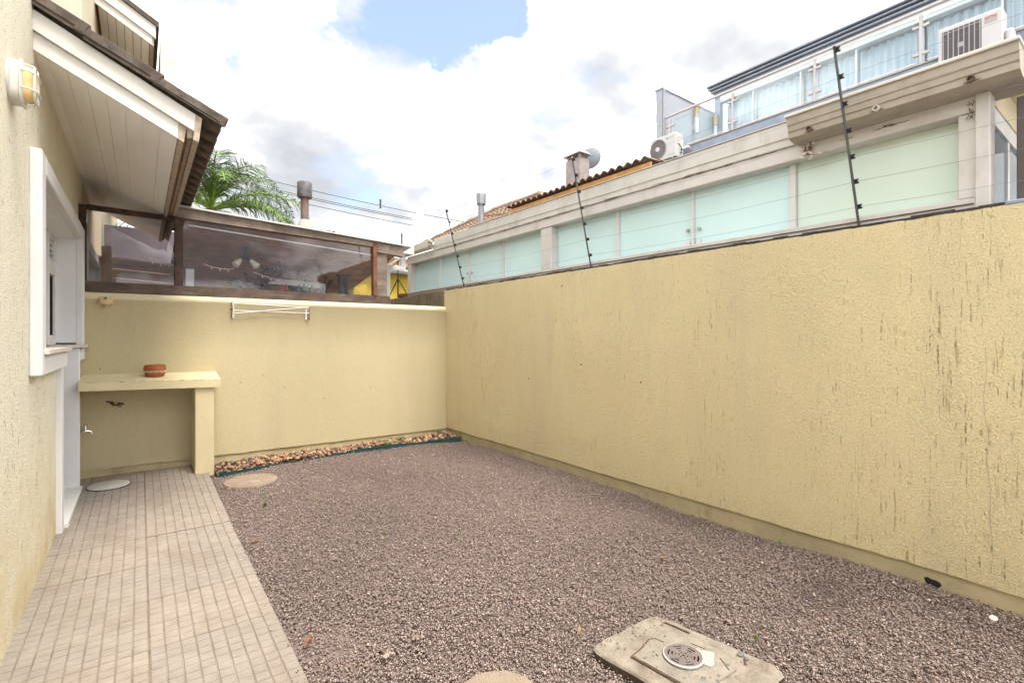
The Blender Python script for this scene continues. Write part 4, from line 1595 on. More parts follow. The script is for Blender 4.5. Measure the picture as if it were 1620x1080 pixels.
m = MB()
m.hull8([(-0.455, YS - 0.03, 1.7755), (2.58, YS - 0.03, 1.7755), (2.58, YS + 0.05, 1.7755), (-0.455, YS + 0.05, 1.7755),
         (-0.455, YS - 0.03, 1.872), (2.58, YS - 0.03, 1.876), (2.58, YS + 0.05, 1.876), (-0.455, YS + 0.05, 1.872)])
m.build('bottom_rail', 'rail_wood', sc_)
m = MB()
m.box((-0.457, YS - 0.02, 1.873), (-0.402, YS + 0.04, 2.585), 0.004)
m.build('post', 'dark_wood', sc_)
m = MB()
m.bar((-0.402, YS + 0.005, 2.567), (0.276, YS + 0.005, 2.551), 0.05, 0.048)
m.build('cross_bar', 'dark_wood', sc_)
m = MB()
m.box((0.277, YS - 0.032, 1.874), (0.352, YS + 0.055, 2.60), 0.005)
m.build('post', 'dark_wood', sc_)
m = MB()
m.hull8([(0.30, YS - 0.045, 2.565), (2.355, YS - 0.045, 2.49), (2.355, YS + 0.05, 2.49), (0.30, YS + 0.05, 2.565),
         (0.30, YS - 0.045, beam_z(0.30)), (2.355, YS - 0.045, beam_z(2.355)), (2.355, YS + 0.05, beam_z(2.355)), (0.30, YS + 0.05, beam_z(0.30))])
m.build('top_beam', 'grey_wood', sc_)
m = MB()
m.box((2.352, YS - 0.048, 1.877), (2.402, YS + 0.03, 2.565), 0.004)
m.build('post', 'red_wood', sc_)
m = MB()
m.box((2.404, YS - 0.02, 1.80), (2.545, YS + 0.08, 2.42), 0.008)
m.build('post', 'grey_wood', sc_)
m = MB()
m.hull8([(2.404, YS - 0.05, 2.425), (2.76, YS - 0.05, 2.40), (2.76, YS + 0.05, 2.40), (2.404, YS + 0.05, 2.425),
         (2.404, YS - 0.05, 2.545), (2.76, YS - 0.05, 2.52), (2.76, YS + 0.05, 2.52), (2.404, YS + 0.05, 2.545)])
m.build('end_beam', 'grey_wood', sc_)
# white sealing strip near the top of the large pane
m = MB()
m.bar((0.40, YS + 0.022, 2.508), (2.345, YS + 0.022, 2.392), 0.006, 0.014)
m.build('sealing_strip', 'white_paint', sc_)
# panes
m = MB()
m.hull8([(0.354, YS + 0.004, 1.878), (2.350, YS + 0.004, 1.878), (2.350, YS + 0.012, 1.878), (0.354, YS + 0.012, 1.878),
         (0.354, YS + 0.004, 2.560), (2.350, YS + 0.004, 2.488), (2.350, YS + 0.012, 2.488), (0.354, YS + 0.012, 2.560)])
m.build('pane', 'screen_glass', sc_)
m = MB()
m.prism([(-0.400, YS + 0.004, 1.876), (0.275, YS + 0.004, 1.876), (0.275, YS + 0.004, 2.20), (0.20, YS + 0.004, 2.44), (-0.400, YS + 0.004, 2.543)], (0, 0.008, 0))
m.build('pane', 'screen_glass', sc_)

# lean-to roof behind the screen: planked ceiling falling away from the yard
lt = thing('lean_to_roof', 'brown planked lean-to ceiling seen through the glass screen', 'roof')


def lz(y):
    return 2.60 - 0.185 * (y - 6.15)


m = MB()
m.hull8([(0.32, 6.16, lz(6.16) + 0.022), (2.78, 6.16, lz(6.16) - 0.13 + 0.022), (2.78, 9.6, lz(9.6) - 0.13 + 0.022), (0.32, 9.6, lz(9.6) + 0.022),
         (0.32, 6.16, lz(6.16) + 0.05), (2.78, 6.16, lz(6.16) - 0.13 + 0.05), (2.78, 9.6, lz(9.6) - 0.13 + 0.05), (0.32, 9.6, lz(9.6) + 0.05)])
m.build('roof_deck', 'timber_dark', lt)
NPL = 8
for i in range(NPL):
    ya = 6.17 + 3.4 * i / NPL
    yb = 6.17 + 3.4 * (i + 1) / NPL - 0.024
    dz = random.uniform(-0.004, 0.004)
    xl = -0.44 if ya > 7.75 else 0.36
    m = MB()
    zl = 0.0
    za, zb_ = lz(ya) + dz, lz(yb) + dz
    sl_ = -0.13 / 2.46
    m.hull8([(xl, ya, za + sl_ * (xl - 0.32)), (2.75, ya, za + sl_ * 2.43), (2.75, yb, zb_ + sl_ * 2.43), (xl, yb, zb_ + sl_ * (xl - 0.32)),
             (xl, ya, za + sl_ * (xl - 0.32) + 0.02), (2.75, ya, za + sl_ * 2.43 + 0.02), (2.75, yb, zb_ + sl_ * 2.43 + 0.02), (xl, yb, zb_ + sl_ * (xl - 0.32) + 0.02)])
    m.build('ceiling_plank', 'plank_wood', lt)
m = MB()
m.hull8([(0.20, YS - 0.08, beam_z(0.20) + 0.006), (2.86, YS - 0.08, 2.532), (2.86, 6.9, 2.44), (0.20, 6.9, beam_z(0.2) - .06),
         (0.20, YS - 0.08, beam_z(0.20) + 0.020), (2.86, YS - 0.08, 2.546), (2.86, 6.9, 2.455), (0.20, 6.9, beam_z(0.2) - .046)])
m.build('sheet_covering', 'roof_sheet', lt)
m = MB()
m.box((0.45, 9.35, 1.72), (2.75, 9.45, 1.95))
m.build('rear_beam', 'red_wood', lt)
for x in (0.5, 2.68):
    m = MB()
    m.box((x, 9.36, 0), (x + 0.09, 9.44, 1.73))
    m.build('post', 'dark_wood', lt)

# things in the neighbour's covered yard
m = MB()
m.box((-0.44, 6.2, -0.074), (3.38, 9.69, -0.03))  # unseen pale floor added to bounce light up onto the planked ceiling
struct(m.build('bounce_floor', 'bounce_tile'))
m = MB()
m.hull8([(-0.30, 6.80, 1.0), (-0.20, 6.80, 1.0), (-0.20, 6.90, 1.0), (-0.30, 6.90, 1.0), (-0.33, 6.78, 2.31), (-0.25, 6.78, 2.32), (-0.25, 6.88, 2.32), (-0.33, 6.88, 2.31)])
tag(m.build('timber_post', 'red_wood'), 'rough reddish timber post behind the left glass pane', 'post')
m = MB()
m.box((-0.44, 8.62, 0), (0.5, 8.74, 1.97))
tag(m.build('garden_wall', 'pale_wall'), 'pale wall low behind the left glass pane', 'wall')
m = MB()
m.box((-0.44, 9.7, 0), (2.95, 9.85, 3.05))  # added wall: its dark mauve stands for sky mirrored in the pane
tag(m.build('garden_wall', 'mauve_reflection'), 'dark mauve wall added behind the glass in place of mirrored sky', 'wall')
m = MB()
m.hull8([(2.15, 8.0, 0), (3.0, 8.0, 0), (3.0, 8.15, 0), (2.15, 8.15, 0), (2.15, 8.0, 1.98), (3.0, 8.0, 2.22), (3.0, 8.15, 2.22), (2.15, 8.15, 1.98)])
tag(m.build('garden_wall', 'yellow_house'), 'bright yellow sloping wall behind the right end of the glass', 'wall')
m = MB()
m.box((2.22, 6.95, 1.9), (2.34, 7.05, 2.20), 0.01)
m.box((2.20, 6.93, 2.20), (2.36, 7.07, 2.225), 0.004)
tag(m.build('meter_box', 'ac_dark'), 'dark grey box hanging behind the right end of the glass', 'box')

sp_ = thing('spot_lamp', 'twin bulb lamp hanging under the planked ceiling behind the glass', 'lamp')
m = MB()
m.lathe([(0.035, 0.0), (0.035, 0.03)], 16, (1.0, 6.62, 2.40))
m.tube([(1.0, 6.62, 2.40), (1.0, 6.62, 2.31)], 0.014, 8)
m.build('bracket', 'black', sp_)
for sx in (-1, 1):
    m = MB()
    m.tube([(1.0, 6.62, 2.31), (1.0 + sx * 0.05, 6.60, 2.265)], 0.020, 10)
    m.build('socket', 'black', sp_, True)
    m = MB()
    m.tube([(1.0 + sx * 0.05, 6.60, 2.265), (1.0 + sx * 0.085, 6.585, 2.225), (1.0 + sx * 0.115, 6.57, 2.19), (1.0 + sx * 0.125, 6.566, 2.178)], [0.018, 0.034, 0.044, 0.020], 14)
    m.build('bulb', 'bulb_white', sp_, True)


def lights(label, pts):
    p = thing('string_lights', label, 'lights', (0, 0, 0), 'string lights behind the glass')
    m = MB()
    m.tube(pts, 0.004, 5)
    m.build('cord', 'white_paint', p)
    for i, q in enumerate(pts[1:-1]):
        m = MB()
        m.tube([q, Vector(q) + Vector((0.004, 0, -0.028))], [0.004, 0.006], 5)
        m.build('bulb', 'bulb_white', p)


lights('sagging white string lights behind the left glass pane', [(0.03, 6.4, 2.175), (0.10, 6.4, 2.140), (0.17, 6.4, 2.122), (0.24, 6.4, 2.115), (0.30, 6.4, 2.118)])
lights('short white string lights behind the left of the large pane', [(0.56, 6.4, 2.15), (0.63, 6.4, 2.128), (0.71, 6.4, 2.115), (0.79, 6.4, 2.112), (0.85, 6.4, 2.122)])
lights('white string lights running right from the twin bulb lamp', [(1.05, 6.4, 2.10), (1.14, 6.4, 2.07), (1.23, 6.4, 2.045), (1.33, 6.4, 2.025), (1.43, 6.4, 2.02)])

ln = thing('lantern', 'white panelled lantern with dark frame behind the timber post', 'lantern')
m = MB()
m.box((0.39, 6.48, 1.88), (0.48, 6.57, 2.10))
m.build('shade', 'lantern_glass', ln)
m = MB()
for x, y in ((0.385, 6.475), (0.475, 6.475), (0.385, 6.565), (0.475, 6.565)):
    m.box((x, y, 1.86), (x + 0.012, y + 0.012, 2.115))
m.box((0.38, 6.47, 2.102), (0.492, 6.582, 2.118))
m.build('frame', 'brown_shade', ln)

rk2 = thing('drying_rack', 'white wire clothes airer hung with pegs behind the large glass pane', 'drying rack')
m = MB()
c0, c1, c2, c3 = Vector((1.28, 6.75, 2.02)), Vector((1.50, 7.25, 2.13)), Vector((2.08, 7.25, 2.11)), Vector((1.88, 6.75, 2.00))
for a, b in ((c0, c1), (c1, c2), (c2, c3), (c3, c0)):
    m.tube([a, b], 0.008, 6)
m.build('frame', 'white_paint', rk2)
for i in range(1, 9):
    f_ = i / 9
    m = MB()
    m.tube([c0.lerp(c1, f_), c3.lerp(c2, f_)], 0.004, 5)
    m.build('bar', 'white_paint', rk2)
for (x, z, mt) in ((1.42, 1.985, 'red_plastic'), (1.47, 1.99, 'red_plastic'), (1.62, 1.99, 'teal_plastic'), (1.68, 2.0, 'leaf_light'), (1.72, 1.985, 'teal_plastic'), (1.78, 1.99, 'leaf_light')):
    m = MB()
    m.bar((x, 6.74, z - 0.05), (x + 0.012, 6.74, z + 0.03), 0.014, 0.012, (0, 1, 0))
    m.bar((x + 0.022, 6.74, z - 0.05), (x + 0.010, 6.74, z + 0.03), 0.014, 0.012, (0, 1, 0))
    m.build('peg', mt, rk2)


def shrub(label, x, y, z0, h, seed, n=46, wide=0.25):  # foliage added behind the glass in place of tree reflections
    rr = random.Random(seed)
    p = thing('reflection_shrub', label, 'shrub', (x, y, 0), 'shrubs standing in for mirrored trees')
    st = MB()
    lf = MB()
    for b in range(5):
        a = rr.uniform(0, 6.28)
        tip = Vector((wide * rr.uniform(0.3, 1) * math.cos(a), wide * 0.7 * math.sin(a), z0 + h * rr.uniform(0.6, 1)))
        base = Vector((0, 0, 0.3))
        mid = Vector((tip.x * 0.3, tip.y * 0.3, z0))
        st.tube([base, mid, tip], [0.012, 0.008, 0.004], 5)
        for k_ in range(n // 5):
            f_ = rr.uniform(0.15, 1)
            q = mid.lerp(tip, f_)
            d = Vector((rr.uniform(-1, 1), rr.uniform(-1, 1), rr.uniform(-.4, .7))).normalized() * rr.uniform(0.06, 0.10)
            leaf_blade(lf, q, q + d, 0.045)
    st.build('stems', 'dark_wood', p)
    lf.build('leaves', 'leaf_brown', p)
    m = MB()
    m.lathe([(0.11, 0.0), (0.15, 0.3), (0.16, 0.33)], 18)
    m.build('planter', 'terracotta', p, True)


shrub('low brown shrub standing in for a mirrored tree left of the twin lamp', 0.98, 7.0, 1.86, 0.26, 3, 90, 0.28)
shrub('brown shrub standing in for a mirrored tree under the twin lamp', 1.30, 7.05, 1.90, 0.44, 4, 110, 0.20)
shrub('tall brown shrub standing in for a mirrored tree behind the clothes airer', 1.72, 7.35, 1.92, 0.46, 5, 150, 0.26)
shrub('brown shrub standing in for a mirrored tree right of the clothes airer', 2.02, 7.3, 1.92, 0.30, 6, 110, 0.26)

# square downpipe, gutter box and stand in the far corner gap
dp = thing('downpipe', 'white square downpipe with two bends beside the timber screen', 'downpipe')
m = MB()
m.box((2.735, 6.57, 1.0), (2.797, 6.63, 2.357), 0.003)
m.build('pipe', 'alu_white', dp)
m = MB()
m.box((2.798, 6.572, 2.296), (3.03, 6.628, 2.356), 0.003)
m.build('pipe', 'alu_white', dp)
m = MB()
m.box((2.966, 6.573, 2.358), (3.031, 6.627, 2.52), 0.003)
m.build('pipe', 'alu_white', dp)
m = MB()
m.box((2.945, 6.50, 2.521), (3.13, 6.72, 2.66), 0.006)
m.build('rainwater_head', 'frame_white', dp)
m = MB()
m.box((2.975, 6.60, 2.665), (3.0, 6.625, 2.83), 0.003)
tag(m.build('vent_pin', 'pole_grey'), 'short dark pipe standing up behind the downpipe head', 'pipe')
m = MB()
m.ball((2.62, 6.35, 2.36), 0.038, 2, (1.4, 1, 0.9))
tag(m.build('plastic_toy', 'orange_plastic', None, True), 'small orange plastic ornament on the timber post end', 'ornament')
tg = thing('antenna_stand', 'thin black tripod stand on the raw wall by the last window', 'stand')
m = MB()
a = Vector((3.42, 7.72, 2.0))
m.tube([a + Vector((0, 0, 0)), a + Vector((0, 0.0, 0.62))], 0.012, 7)
m.build('mast', 'black', tg)
for d in ((-0.05, 0.28), (0.12, -0.16), (0.05, 0.1)):
    m = MB()
    m.tube([a + Vector((0, 0, 0.32)), a + Vector((d[0], d[1], 0.0))], 0.009, 6)
    m.build('leg', 'black', tg)
m = MB()
m.box((3.40, 7.46, 1.998), (3.5, 7.66, 2.06), 0.01)
m.build('weight', 'rust', tg)

# ------------------------------------------------------------------ neighbour's glazed veranda above the right wall
vr = thing('glazed_veranda', 'long neighbouring veranda with frosted glass panes above the right wall', 'building')
XF = 3.45
m = MB()
m.box((XF - 0.015, 0.56, 2.008), (XF + 0.11, 7.39, 2.068), 0.004)
m.build('bottom_rail', 'frame_white', vr)
m = MB()
m.box((XF - 0.022, 0.62, 2.034), (XF - 0.0155, 7.39, 2.040))
m.build('rail_joint', 'crack', vr)
m = MB()
m.box((XF - 0.022, 0.56, 2.508), (XF + 0.10, 6.47, 2.60), 0.004)
m.build('lintel', 'frame_white', vr)
m = MB()
m.box((XF - 0.036, 1.40, 2.601), (XF + 0.05, 6.46, 2.768), 0.006)
band = m.build('roof_band', 'band_render', vr)
m = MB()
m.box((XF - 0.040, 1.40, 2.655), (XF - 0.0365, 6.455, 2.662))
m.build('band_joint', 'gutter_old', band)
m = MB()
m.box((XF - 0.044, 1.40, 2.769), (XF + 0.06, 5.5, 2.774))
m.build('flashing', 'gutter_lip', band)
# plaster cracks along the joint
for i in range(46):
    y = 0.75 + 5.6 * random.random()
    if random.random() < 0.2:
        y = 2.2 + random.gauss(0, 0.35)
    L = random.uniform(0.03, 0.14)
    z = 2.604 + random.uniform(-0.006, 0.004)
    if y < 1.45:
        z = 2.56 + random.uniform(-.01, .01)
    pts = []
    xo = XF - 0.0365 if z > 2.6 else XF - 0.0225
    if y < 1.45:
        xo = XF - 0.0225
    for k_ in range(5):
        pts.append((y + L * k_ / 4, z + random.uniform(-.004, .004), random.uniform(0.0006, 0.0026)))
    m = MB()
    for (ya, za, wa), (yb, zb_, wb) in zip(pts, pts[1:]):
        m.hull8([(xo - 0.001, ya, za - wa), (xo + 0.003, ya, za - wa), (xo + 0.003, yb, zb_ - wb), (xo - 0.001, yb, zb_ - wb),
                 (xo - 0.001, ya, za + wa), (xo + 0.003, ya, za + wa), (xo + 0.003, yb, zb_ + wb), (xo - 0.001, yb, zb_ + wb)])
    m.build('crack', 'crack', band)
# posts
for y0, y1, nm in ((3.905, 4.075, 'post'), (0.565, 0.682, 'post'), (7.275, 7.39, 'post')):
    m = MB()
    m.box((XF - 0.012, y0, 2.069), (XF + 0.11, y1, 2.507), 0.004)
    m.build(nm, 'frame_white', vr)
m = MB()
m.box((XF - 0.034, 0.555, 2.002), (XF + 0.08, 0.612, 2.60), 0.004)
m.build('corner_post', 'frame_white', vr)
PAN = [(6.465, 7.272, 0), (5.665, 6.435, 0), (4.895, 5.640, 0), (4.078, 4.868, 0), (3.085, 3.902, 0), (2.305, 3.055, 0), (1.560, 2.285, 0), (0.690, 1.518, 1)]
for i, (y0, y1, kd) in enumerate(PAN):
    m = MB()
    m.box((XF + 0.085, y0, 2.069), (XF + 0.095, y1, 2.507))
    pn = m.build('pane', 'frosted_green' if kd else 'frosted_glass', vr)
    kn = {1: [(5.70, 1)], 2: [(5.60, 1)], 5: [(2.345, 1)], 6: [(2.245, 1)]}.get(i, [])
    for yk, _ in kn:
        m = MB()
        m.lathe([(0.014, 0.021), (0.014, 0.0), (0.010, -0.004)], 14, (XF + 0.065, yk, 2.205), 'X')
        m.build('knob', 'steel', pn, True)
        m = MB()
        m.box((XF + 0.066, yk - 0.022, 2.072), (XF + 0.0845, yk + 0.022, 2.118), 0.004)
        m.build('latch', 'alu_white', pn)
for y0, y1 in ((6.437, 6.463), (5.642, 5.663), (4.870, 4.893), (3.057, 3.083), (2.287, 2.303), (1.520, 1.558)):
    m = MB()
    m.box((XF + 0.055, y0, 2.0695), (XF + 0.105, y1, 2.5065), 0.002)
    m.build('mullion', 'alu_white', vr)
# left end lower gutter with broken end
m = MB()
m.box((XF - 0.02, 6.475, 2.508), (XF + 0.10, 7.39, 2.63), 0.004)
m.build('lintel', 'frame_white', vr)
m = MB()
m.prism([(XF - 0.03, 6.50, 2.632), (XF - 0.10, 6.50, 2.66), (XF - 0.11, 6.50, 2.755), (XF - 0.03, 6.50, 2.755)], (0, 0.92, 0))
gl_ = m.build('gutter', 'gutter_lip', vr)
m = MB()
for i in range(7):
    m.ball((XF - 0.07 + random.uniform(-.03, .03), 6.46 + random.uniform(-.03, .03), 2.69 + random.uniform(-.05, .06)), random.uniform(.018, .035), 1, (1, 1, 0.8))
m.build('broken_mortar', 'gutter_old', gl_)
# right end: overhanging concrete gutter
m = MB()
XG0 = 3.24
gp = [(XF + 0.14, 2.585), (3.33, 2.585), (3.275, 2.600), (3.270, 2.632), (3.262, 2.638), (3.257, 2.668), (3.250, 2.674), (3.246, 2.72), (XF + 0.14, 2.72)]
m.prism([(x, 0.43, z) for x, z in gp], (0, 1.03, 0))
gut = m.build('concrete_gutter', 'gutter_old', vr)
m = MB()
m.box((3.232, 0.425, 2.7205), (XF + 0.145, 1.468, 2.738), 0.003)
m.build('gutter_lip', 'gutter_lip', gut)
for y in (1.335, 0.99, 0.60):
    m = MB()
    m.lathe([(0.016, 0.012), (0.016, -0.022), (0.011, -0.022), (0.011, 0.0)], 14, (3.274, y, 2.616), 'X')
    m.build('drain_spout', 'crack' if y != 0.99 else 'gutter_lip', gut, True)
    m = MB()
    st = [(3.2725, y - 0.02 - random.uniform(0, .01), 2.609)]
    for k_ in range(8):
        a = math.pi + math.pi * k_ / 7
        st.append((3.2722, y + 0.035 * math.cos(a) * (1 + random.uniform(-.2, .2)), 2.608 + 0.006 * math.sin(a)))
    m.prism(st, (-0.0016, 0, 0))
    m.build('stain_crust', 'crack', gut)
# crumbled concrete under the gutter's left end
cb = MB()
for i in range(26):
    cb.ball((XF - 0.040 + random.uniform(-.012, .014), 1.405 + random.gauss(0, 0.022), 2.545 + random.uniform(-.07, .055)), random.uniform(.006, .017), 1, (0.8, 1, 0.8))
cb.build('broken_concrete', 'gutter_lip', gut)['kind'] = 'stuff'
cb = MB()
for i in range(18):
    cb.ball((XF - 0.036 + random.uniform(-.006, .006), 1.405 + random.gauss(0, 0.018), 2.545 + random.uniform(-.065, .055)), random.uniform(.006, .014), 1)
cb.build('broken_cavity', 'crack', gut)['kind'] = 'stuff'
cb = MB()
for i in range(18):
    y = 0.628 + random.gauss(0, 0.011)
    z = 2.51 + random.uniform(-.045, .045)
    cb.bar((XF - 0.029, y, z), (XF - 0.029, y + random.uniform(-.012, .012), z + random.uniform(.004, .022)), 0.003, 0.002, (1, 0, 0))
cb.build('peeling_patch', 'crack', vr)['kind'] = 'stuff'
# end face turning away from the yard
m = MB()
m.box((3.475, 0.570, 2.014), (4.9, 0.60, 2.05))
m.build('end_rail', 'alu_white', vr)
m = MB()
m.prism([(3.54, 0.58, 2.052), (4.9, 0.58, 2.052), (4.9, 0.58, 2.47), (3.54, 0.58, 2.47)], (0, 0.01, 0))
m.build('pane', 'blue_glass', vr)
m = MB()
m.box((3.985, 0.572, 2.052), (4.03, 0.595, 2.47))
m.build('mullion', 'alu_white', vr)
m = MB()
m.box((3.532, 0.568, 2.471), (4.9, 0.60, 2.56))
m.build('end_lintel', 'alu_white', vr)
m = MB()
m.box((3.532, 0.562, 2.562), (4.9, 0.62, 2.72))
m.build('end_band', 'cream_wall', vr)
m = MB()
m.hull8([(3.6, 0.30, 2.74), (5.2, 0.30, 2.74), (5.2, 0.60, 2.72), (3.6, 0.60, 2.72), (3.6, 0.30, 2.79), (5.2, 0.30, 2.79), (5.2, 0.60, 2.78), (3.6, 0.60, 2.78)])
m.build('end_soffit', 'cream_wall', vr)
m = MB()
m.box((XF + 0.14, 0.60, 2.66), (10.45, 6.4, 2.74))
m.build('roof_slab', 'galvanised', vr)
m = MB()
m.box((3.9, 0.7, 0.0), (4.0, 7.3, 2.6))
m.build('inner_wall', 'pale_wall', vr)
m = MB()
m.box((3.452, 0.36, 1.30), (3.56, 0.466, 2.53), 0.004)
tag(m.build('gate_post', 'brown_shade'), 'dark brown metal post rising at the right edge behind the wall', 'post')

# ------------------------------------------------------------------ electric fence
FP = [(5.624, 3.150), (3.318, 3.175), (1.124, 3.060), (-1.05, 3.10)]
names = ['farthest thin leaning electric fence pole near the wall corner', 'middle leaning electric fence pole in front of the frosted panes', 'nearest leaning electric fence pole in front of the greenish pane']
fr_ = [0.985, 0.845, 0.70, 0.555, 0.41, 0.27, 0.125]
ztop = [2.985, 2.995, 2.945, 2.97]
for i in range(3):
    y, xt = FP[i]
    p = thing('electric_fence_pole', names[i], 'fence pole', (3.43, y, 2.0), 'electric fence poles on the right wall')
    top_ = Vector((xt - 3.43, 0, ztop[i] - 2.0))
    m = MB()
    m.tube([(0, 0, -0.02), top_], 0.0075, 8)
    m.build('pole', 'pole_grey', p, True)
    d = top_.normalized()
    for f_ in fr_:
        c_ = top_ * f_
        m = MB()
        for off, r in ((-0.018, 0.011), (0.0, 0.020), (0.012, 0.020)):
            pass
        q = c_ + Vector((0.006, -0.010, 0))
        m.tube([q - d * 0.013, q - d * 0.006, q - d * 0.005, q + d * 0.005, q + d * 0.006, q + d * 0.013], [0.016, 0.017, 0.011, 0.011, 0.017, 0.016], 12)
        m.tube([c_, q], 0.005, 6)
        m.build('insulator', 'black', p, True)
    m = MB()
    m.ball(top_, 0.009, 1)
    m.build('end_cap', 'orange_plastic' if i == 1 else 'black', p)
ordn = ['topmost', 'second from top', 'third from top', 'middle', 'third from bottom', 'second from bottom', 'lowest']
for k_, f_ in enumerate(fr_):
    pts = []
    for i in range(4):
        y, xt = FP[i]
        pts.append(Vector((3.43 + (xt - 3.43) * f_ + 0.010, y - 0.024, 2.0 + (ztop[i] - 2.0) * f_)))
    fine = []
    for a, b in zip(pts, pts[1:]):
        for j in range(6):
            s_ = j / 6
            fine.append(a.lerp(b, s_) - Vector((0, 0, 0.02 * 4 * s_ * (1 - s_))))
    fine.append(pts[-1])
    m = MB()
    m.tube(fine, 0.0009, 4)
    tag(m.build('fence_wire', 'wire_grey'), ordn[k_] + ' of the electric fence wires strung above the right wall', 'wire', 'electric fence wires')

# ------------------------------------------------------------------ neighbour's terrace house
th = thing('terrace_house', 'grey blue house with a glass railed roof terrace on the right', 'house')
m = MB()
m.box((10.5, -6, 0), (18, 7.85, 5.56))
m.build('wall', 'pale_wall', th)
m = MB()
m.box((10.42, -6, 5.562), (18, 7.2, 5.88), 0.01)
slab_o = m.build('terrace_slab', 'slate_blue', th)
m = MB()
m.box((10.40, -6, 5.881), (10.62, 7.2, 5.905))
m.build('coping', 'gutter_old', slab_o)
for y in (6.6, 5.3, 4.1):
    m = MB()
    m.box((10.36, y, 5.60), (10.419, y + 0.09, 5.63), 0.005)
    m.build('drip_clip', 'galvanised', slab_o)
# partition wall
m = MB()
m.box((10.45, 7.68, 5.5), (13.0, 7.86, 7.55))
part = m.build('partition_wall', 'grey_wall', th)
m = MB()
m.box((10.43, 7.66, 7.551), (13.0, 7.88, 7.575))
m.build('coping', 'cornice', part)
m = MB()
m.tube([(10.47, 7.64, 5.6), (10.47, 7.64, 7.54), (10.50, 7.70, 7.60)], 0.035, 8)
m.build('vent_pipe', 'galvanised', part)
# railing
PY = [7.49, 5.867, 4.194, 2.554, 0.92, -0.72]
m = MB()
m.tube([(10.5, 7.66, 6.81), (10.5, -3, 6.86)], 0.028, 10)
rail = m.build('handrail', 'steel', th, True)
for y in PY:
    m = MB()
    m.box((10.48, y - 0.022, 5.906), (10.52, y + 0.022, 6.74), 0.003)
    m.build('rail_post', 'steel', rail)
    for z in (6.10, 6.56):
        for s_ in (-1, 1):
            m = MB()
            m.box((10.475, y + s_ * 0.023, z - 0.022), (10.525, y + s_ * 0.115, z + 0.022), 0.004)
            m.build('clamp', 'steel', rail)
for a, b in zip(PY, PY[1:]):
    m = MB()
    m.box((10.496, b + 0.075, 5.98), (10.504, a - 0.075, 6.72))
    m.build('glass_panel', 'rail_glass', rail)
    m = MB()
    m.box((10.494, b + 0.075, 5.966), (10.506, a - 0.075, 5.979))
    m.build('panel_edge', 'white_paint', rail)
# terrace room with curtains
m = MB()
m.box((13.5, -6, 5.88), (18, 7.6, 8.05))
room = m.build('room_wall', 'pale_wall', th)
m = MB()
m.box((12.79, 7.50, 5.90), (12.92, 7.675, 7.98))
m.build('room_corner', 'slate_blue', room)
m = MB()
m.box((12.78, -6, 7.80), (12.95, 7.50, 7.985))
m.build('window_head', 'fascia_white', room)
cz = [(8.0, 0.00), (8.06, 0.05), (8.09, 0.05), (8.12, 0.12), (8.17, 0.12), (8.19, 0.17), (8.24, 0.17)]
m = MB()
for (za, oa), (zb_, ob) in zip(cz[::2], cz[1::2] + [(8.27, 0.19)]):
    m.box((12.78 - ob, -6, za), (18, 7.60 + ob, zb_ + 0.012 if zb_ < 8.2 else zb_))
m.box((12.57, -6, 8.245), (18, 7.80, 8.275))
corn = m.build('cornice', 'cornice', room)
# window panes and frames
mull = [7.50, 6.62, 5.45, 4.28, 3.10, 1.92, 0.75, -0.42, -1.6]
for a, b in zip(mull, mull[1:]):
    m = MB()
    m.box((12.86, b + 0.03, 5.95), (12.868, a - 0.03, 7.80))
    m.build('window_pane', 'room_glass', room)
for y in mull[1:]:
    m = MB()
    m.box((12.84, y - 0.016, 5.91), (12.90, y + 0.016, 7.80))
    m.build('mullion', 'white_paint', room)
# curtains: gathered cloth, one per bay
for ci, (a, b) in enumerate(zip(mull, mull[1:])):
    m = MB()
    nn = 120
    rowb, rowt = [], []
    ph = random.uniform(0, 6)
    for i in range(nn + 1):
        y = a - 0.02 + (b - a + 0.04) * i / nn
        wv = 0.055 * math.sin(y * 36 + ph + 1.6 * math.sin(y * 5)) + 0.025 * math.sin(y * 83 + ph)
        rowb.append(m.bm.verts.new((13.08 + wv * 1.3 + 0.02 * math.sin(y * 11), y, 5.93)))
        rowt.append(m.bm.verts.new((13.08 + wv * 0.8, y, 7.80)))
    for i in range(nn):
        m.bm.faces.new((rowb[i], rowb[i + 1], rowt[i + 1], rowt[i]))
    m.build('curtain', 'curtain', room, True)
for (x, lb) in ((11.78, 'tubular wall sconce on the grey partition nearer the handrail end'), (12.68, 'tubular wall sconce on the grey partition beside the curtained room')):
    sc2 = thing('wall_sconce', lb, 'lamp', (x, 7.68, 7.05), 'sconces on the terrace partition')
    m = MB()
    m.lathe([(0.055, 0.0), (0.055, 0.26)], 14, (0, -0.10, 0.10))
    for z in (0.16, 0.22, 0.28):
        m.lathe([(0.075, z), (0.075, z + 0.02)], 14, (0, -0.10, 0.08))
    m.build('collar', 'brass', sc2, True)
    m = MB()
    m.lathe([(0.05, -0.30), (0.05, 0.10)], 14, (0, -0.10, 0))
    m.build('tube', 'lantern_glass', sc2, True)
    m = MB()
    m.box((-0.05, -0.06, -0.22), (0.05, -0.001, -0.06))
    m.build('bracket', 'steel', sc2)

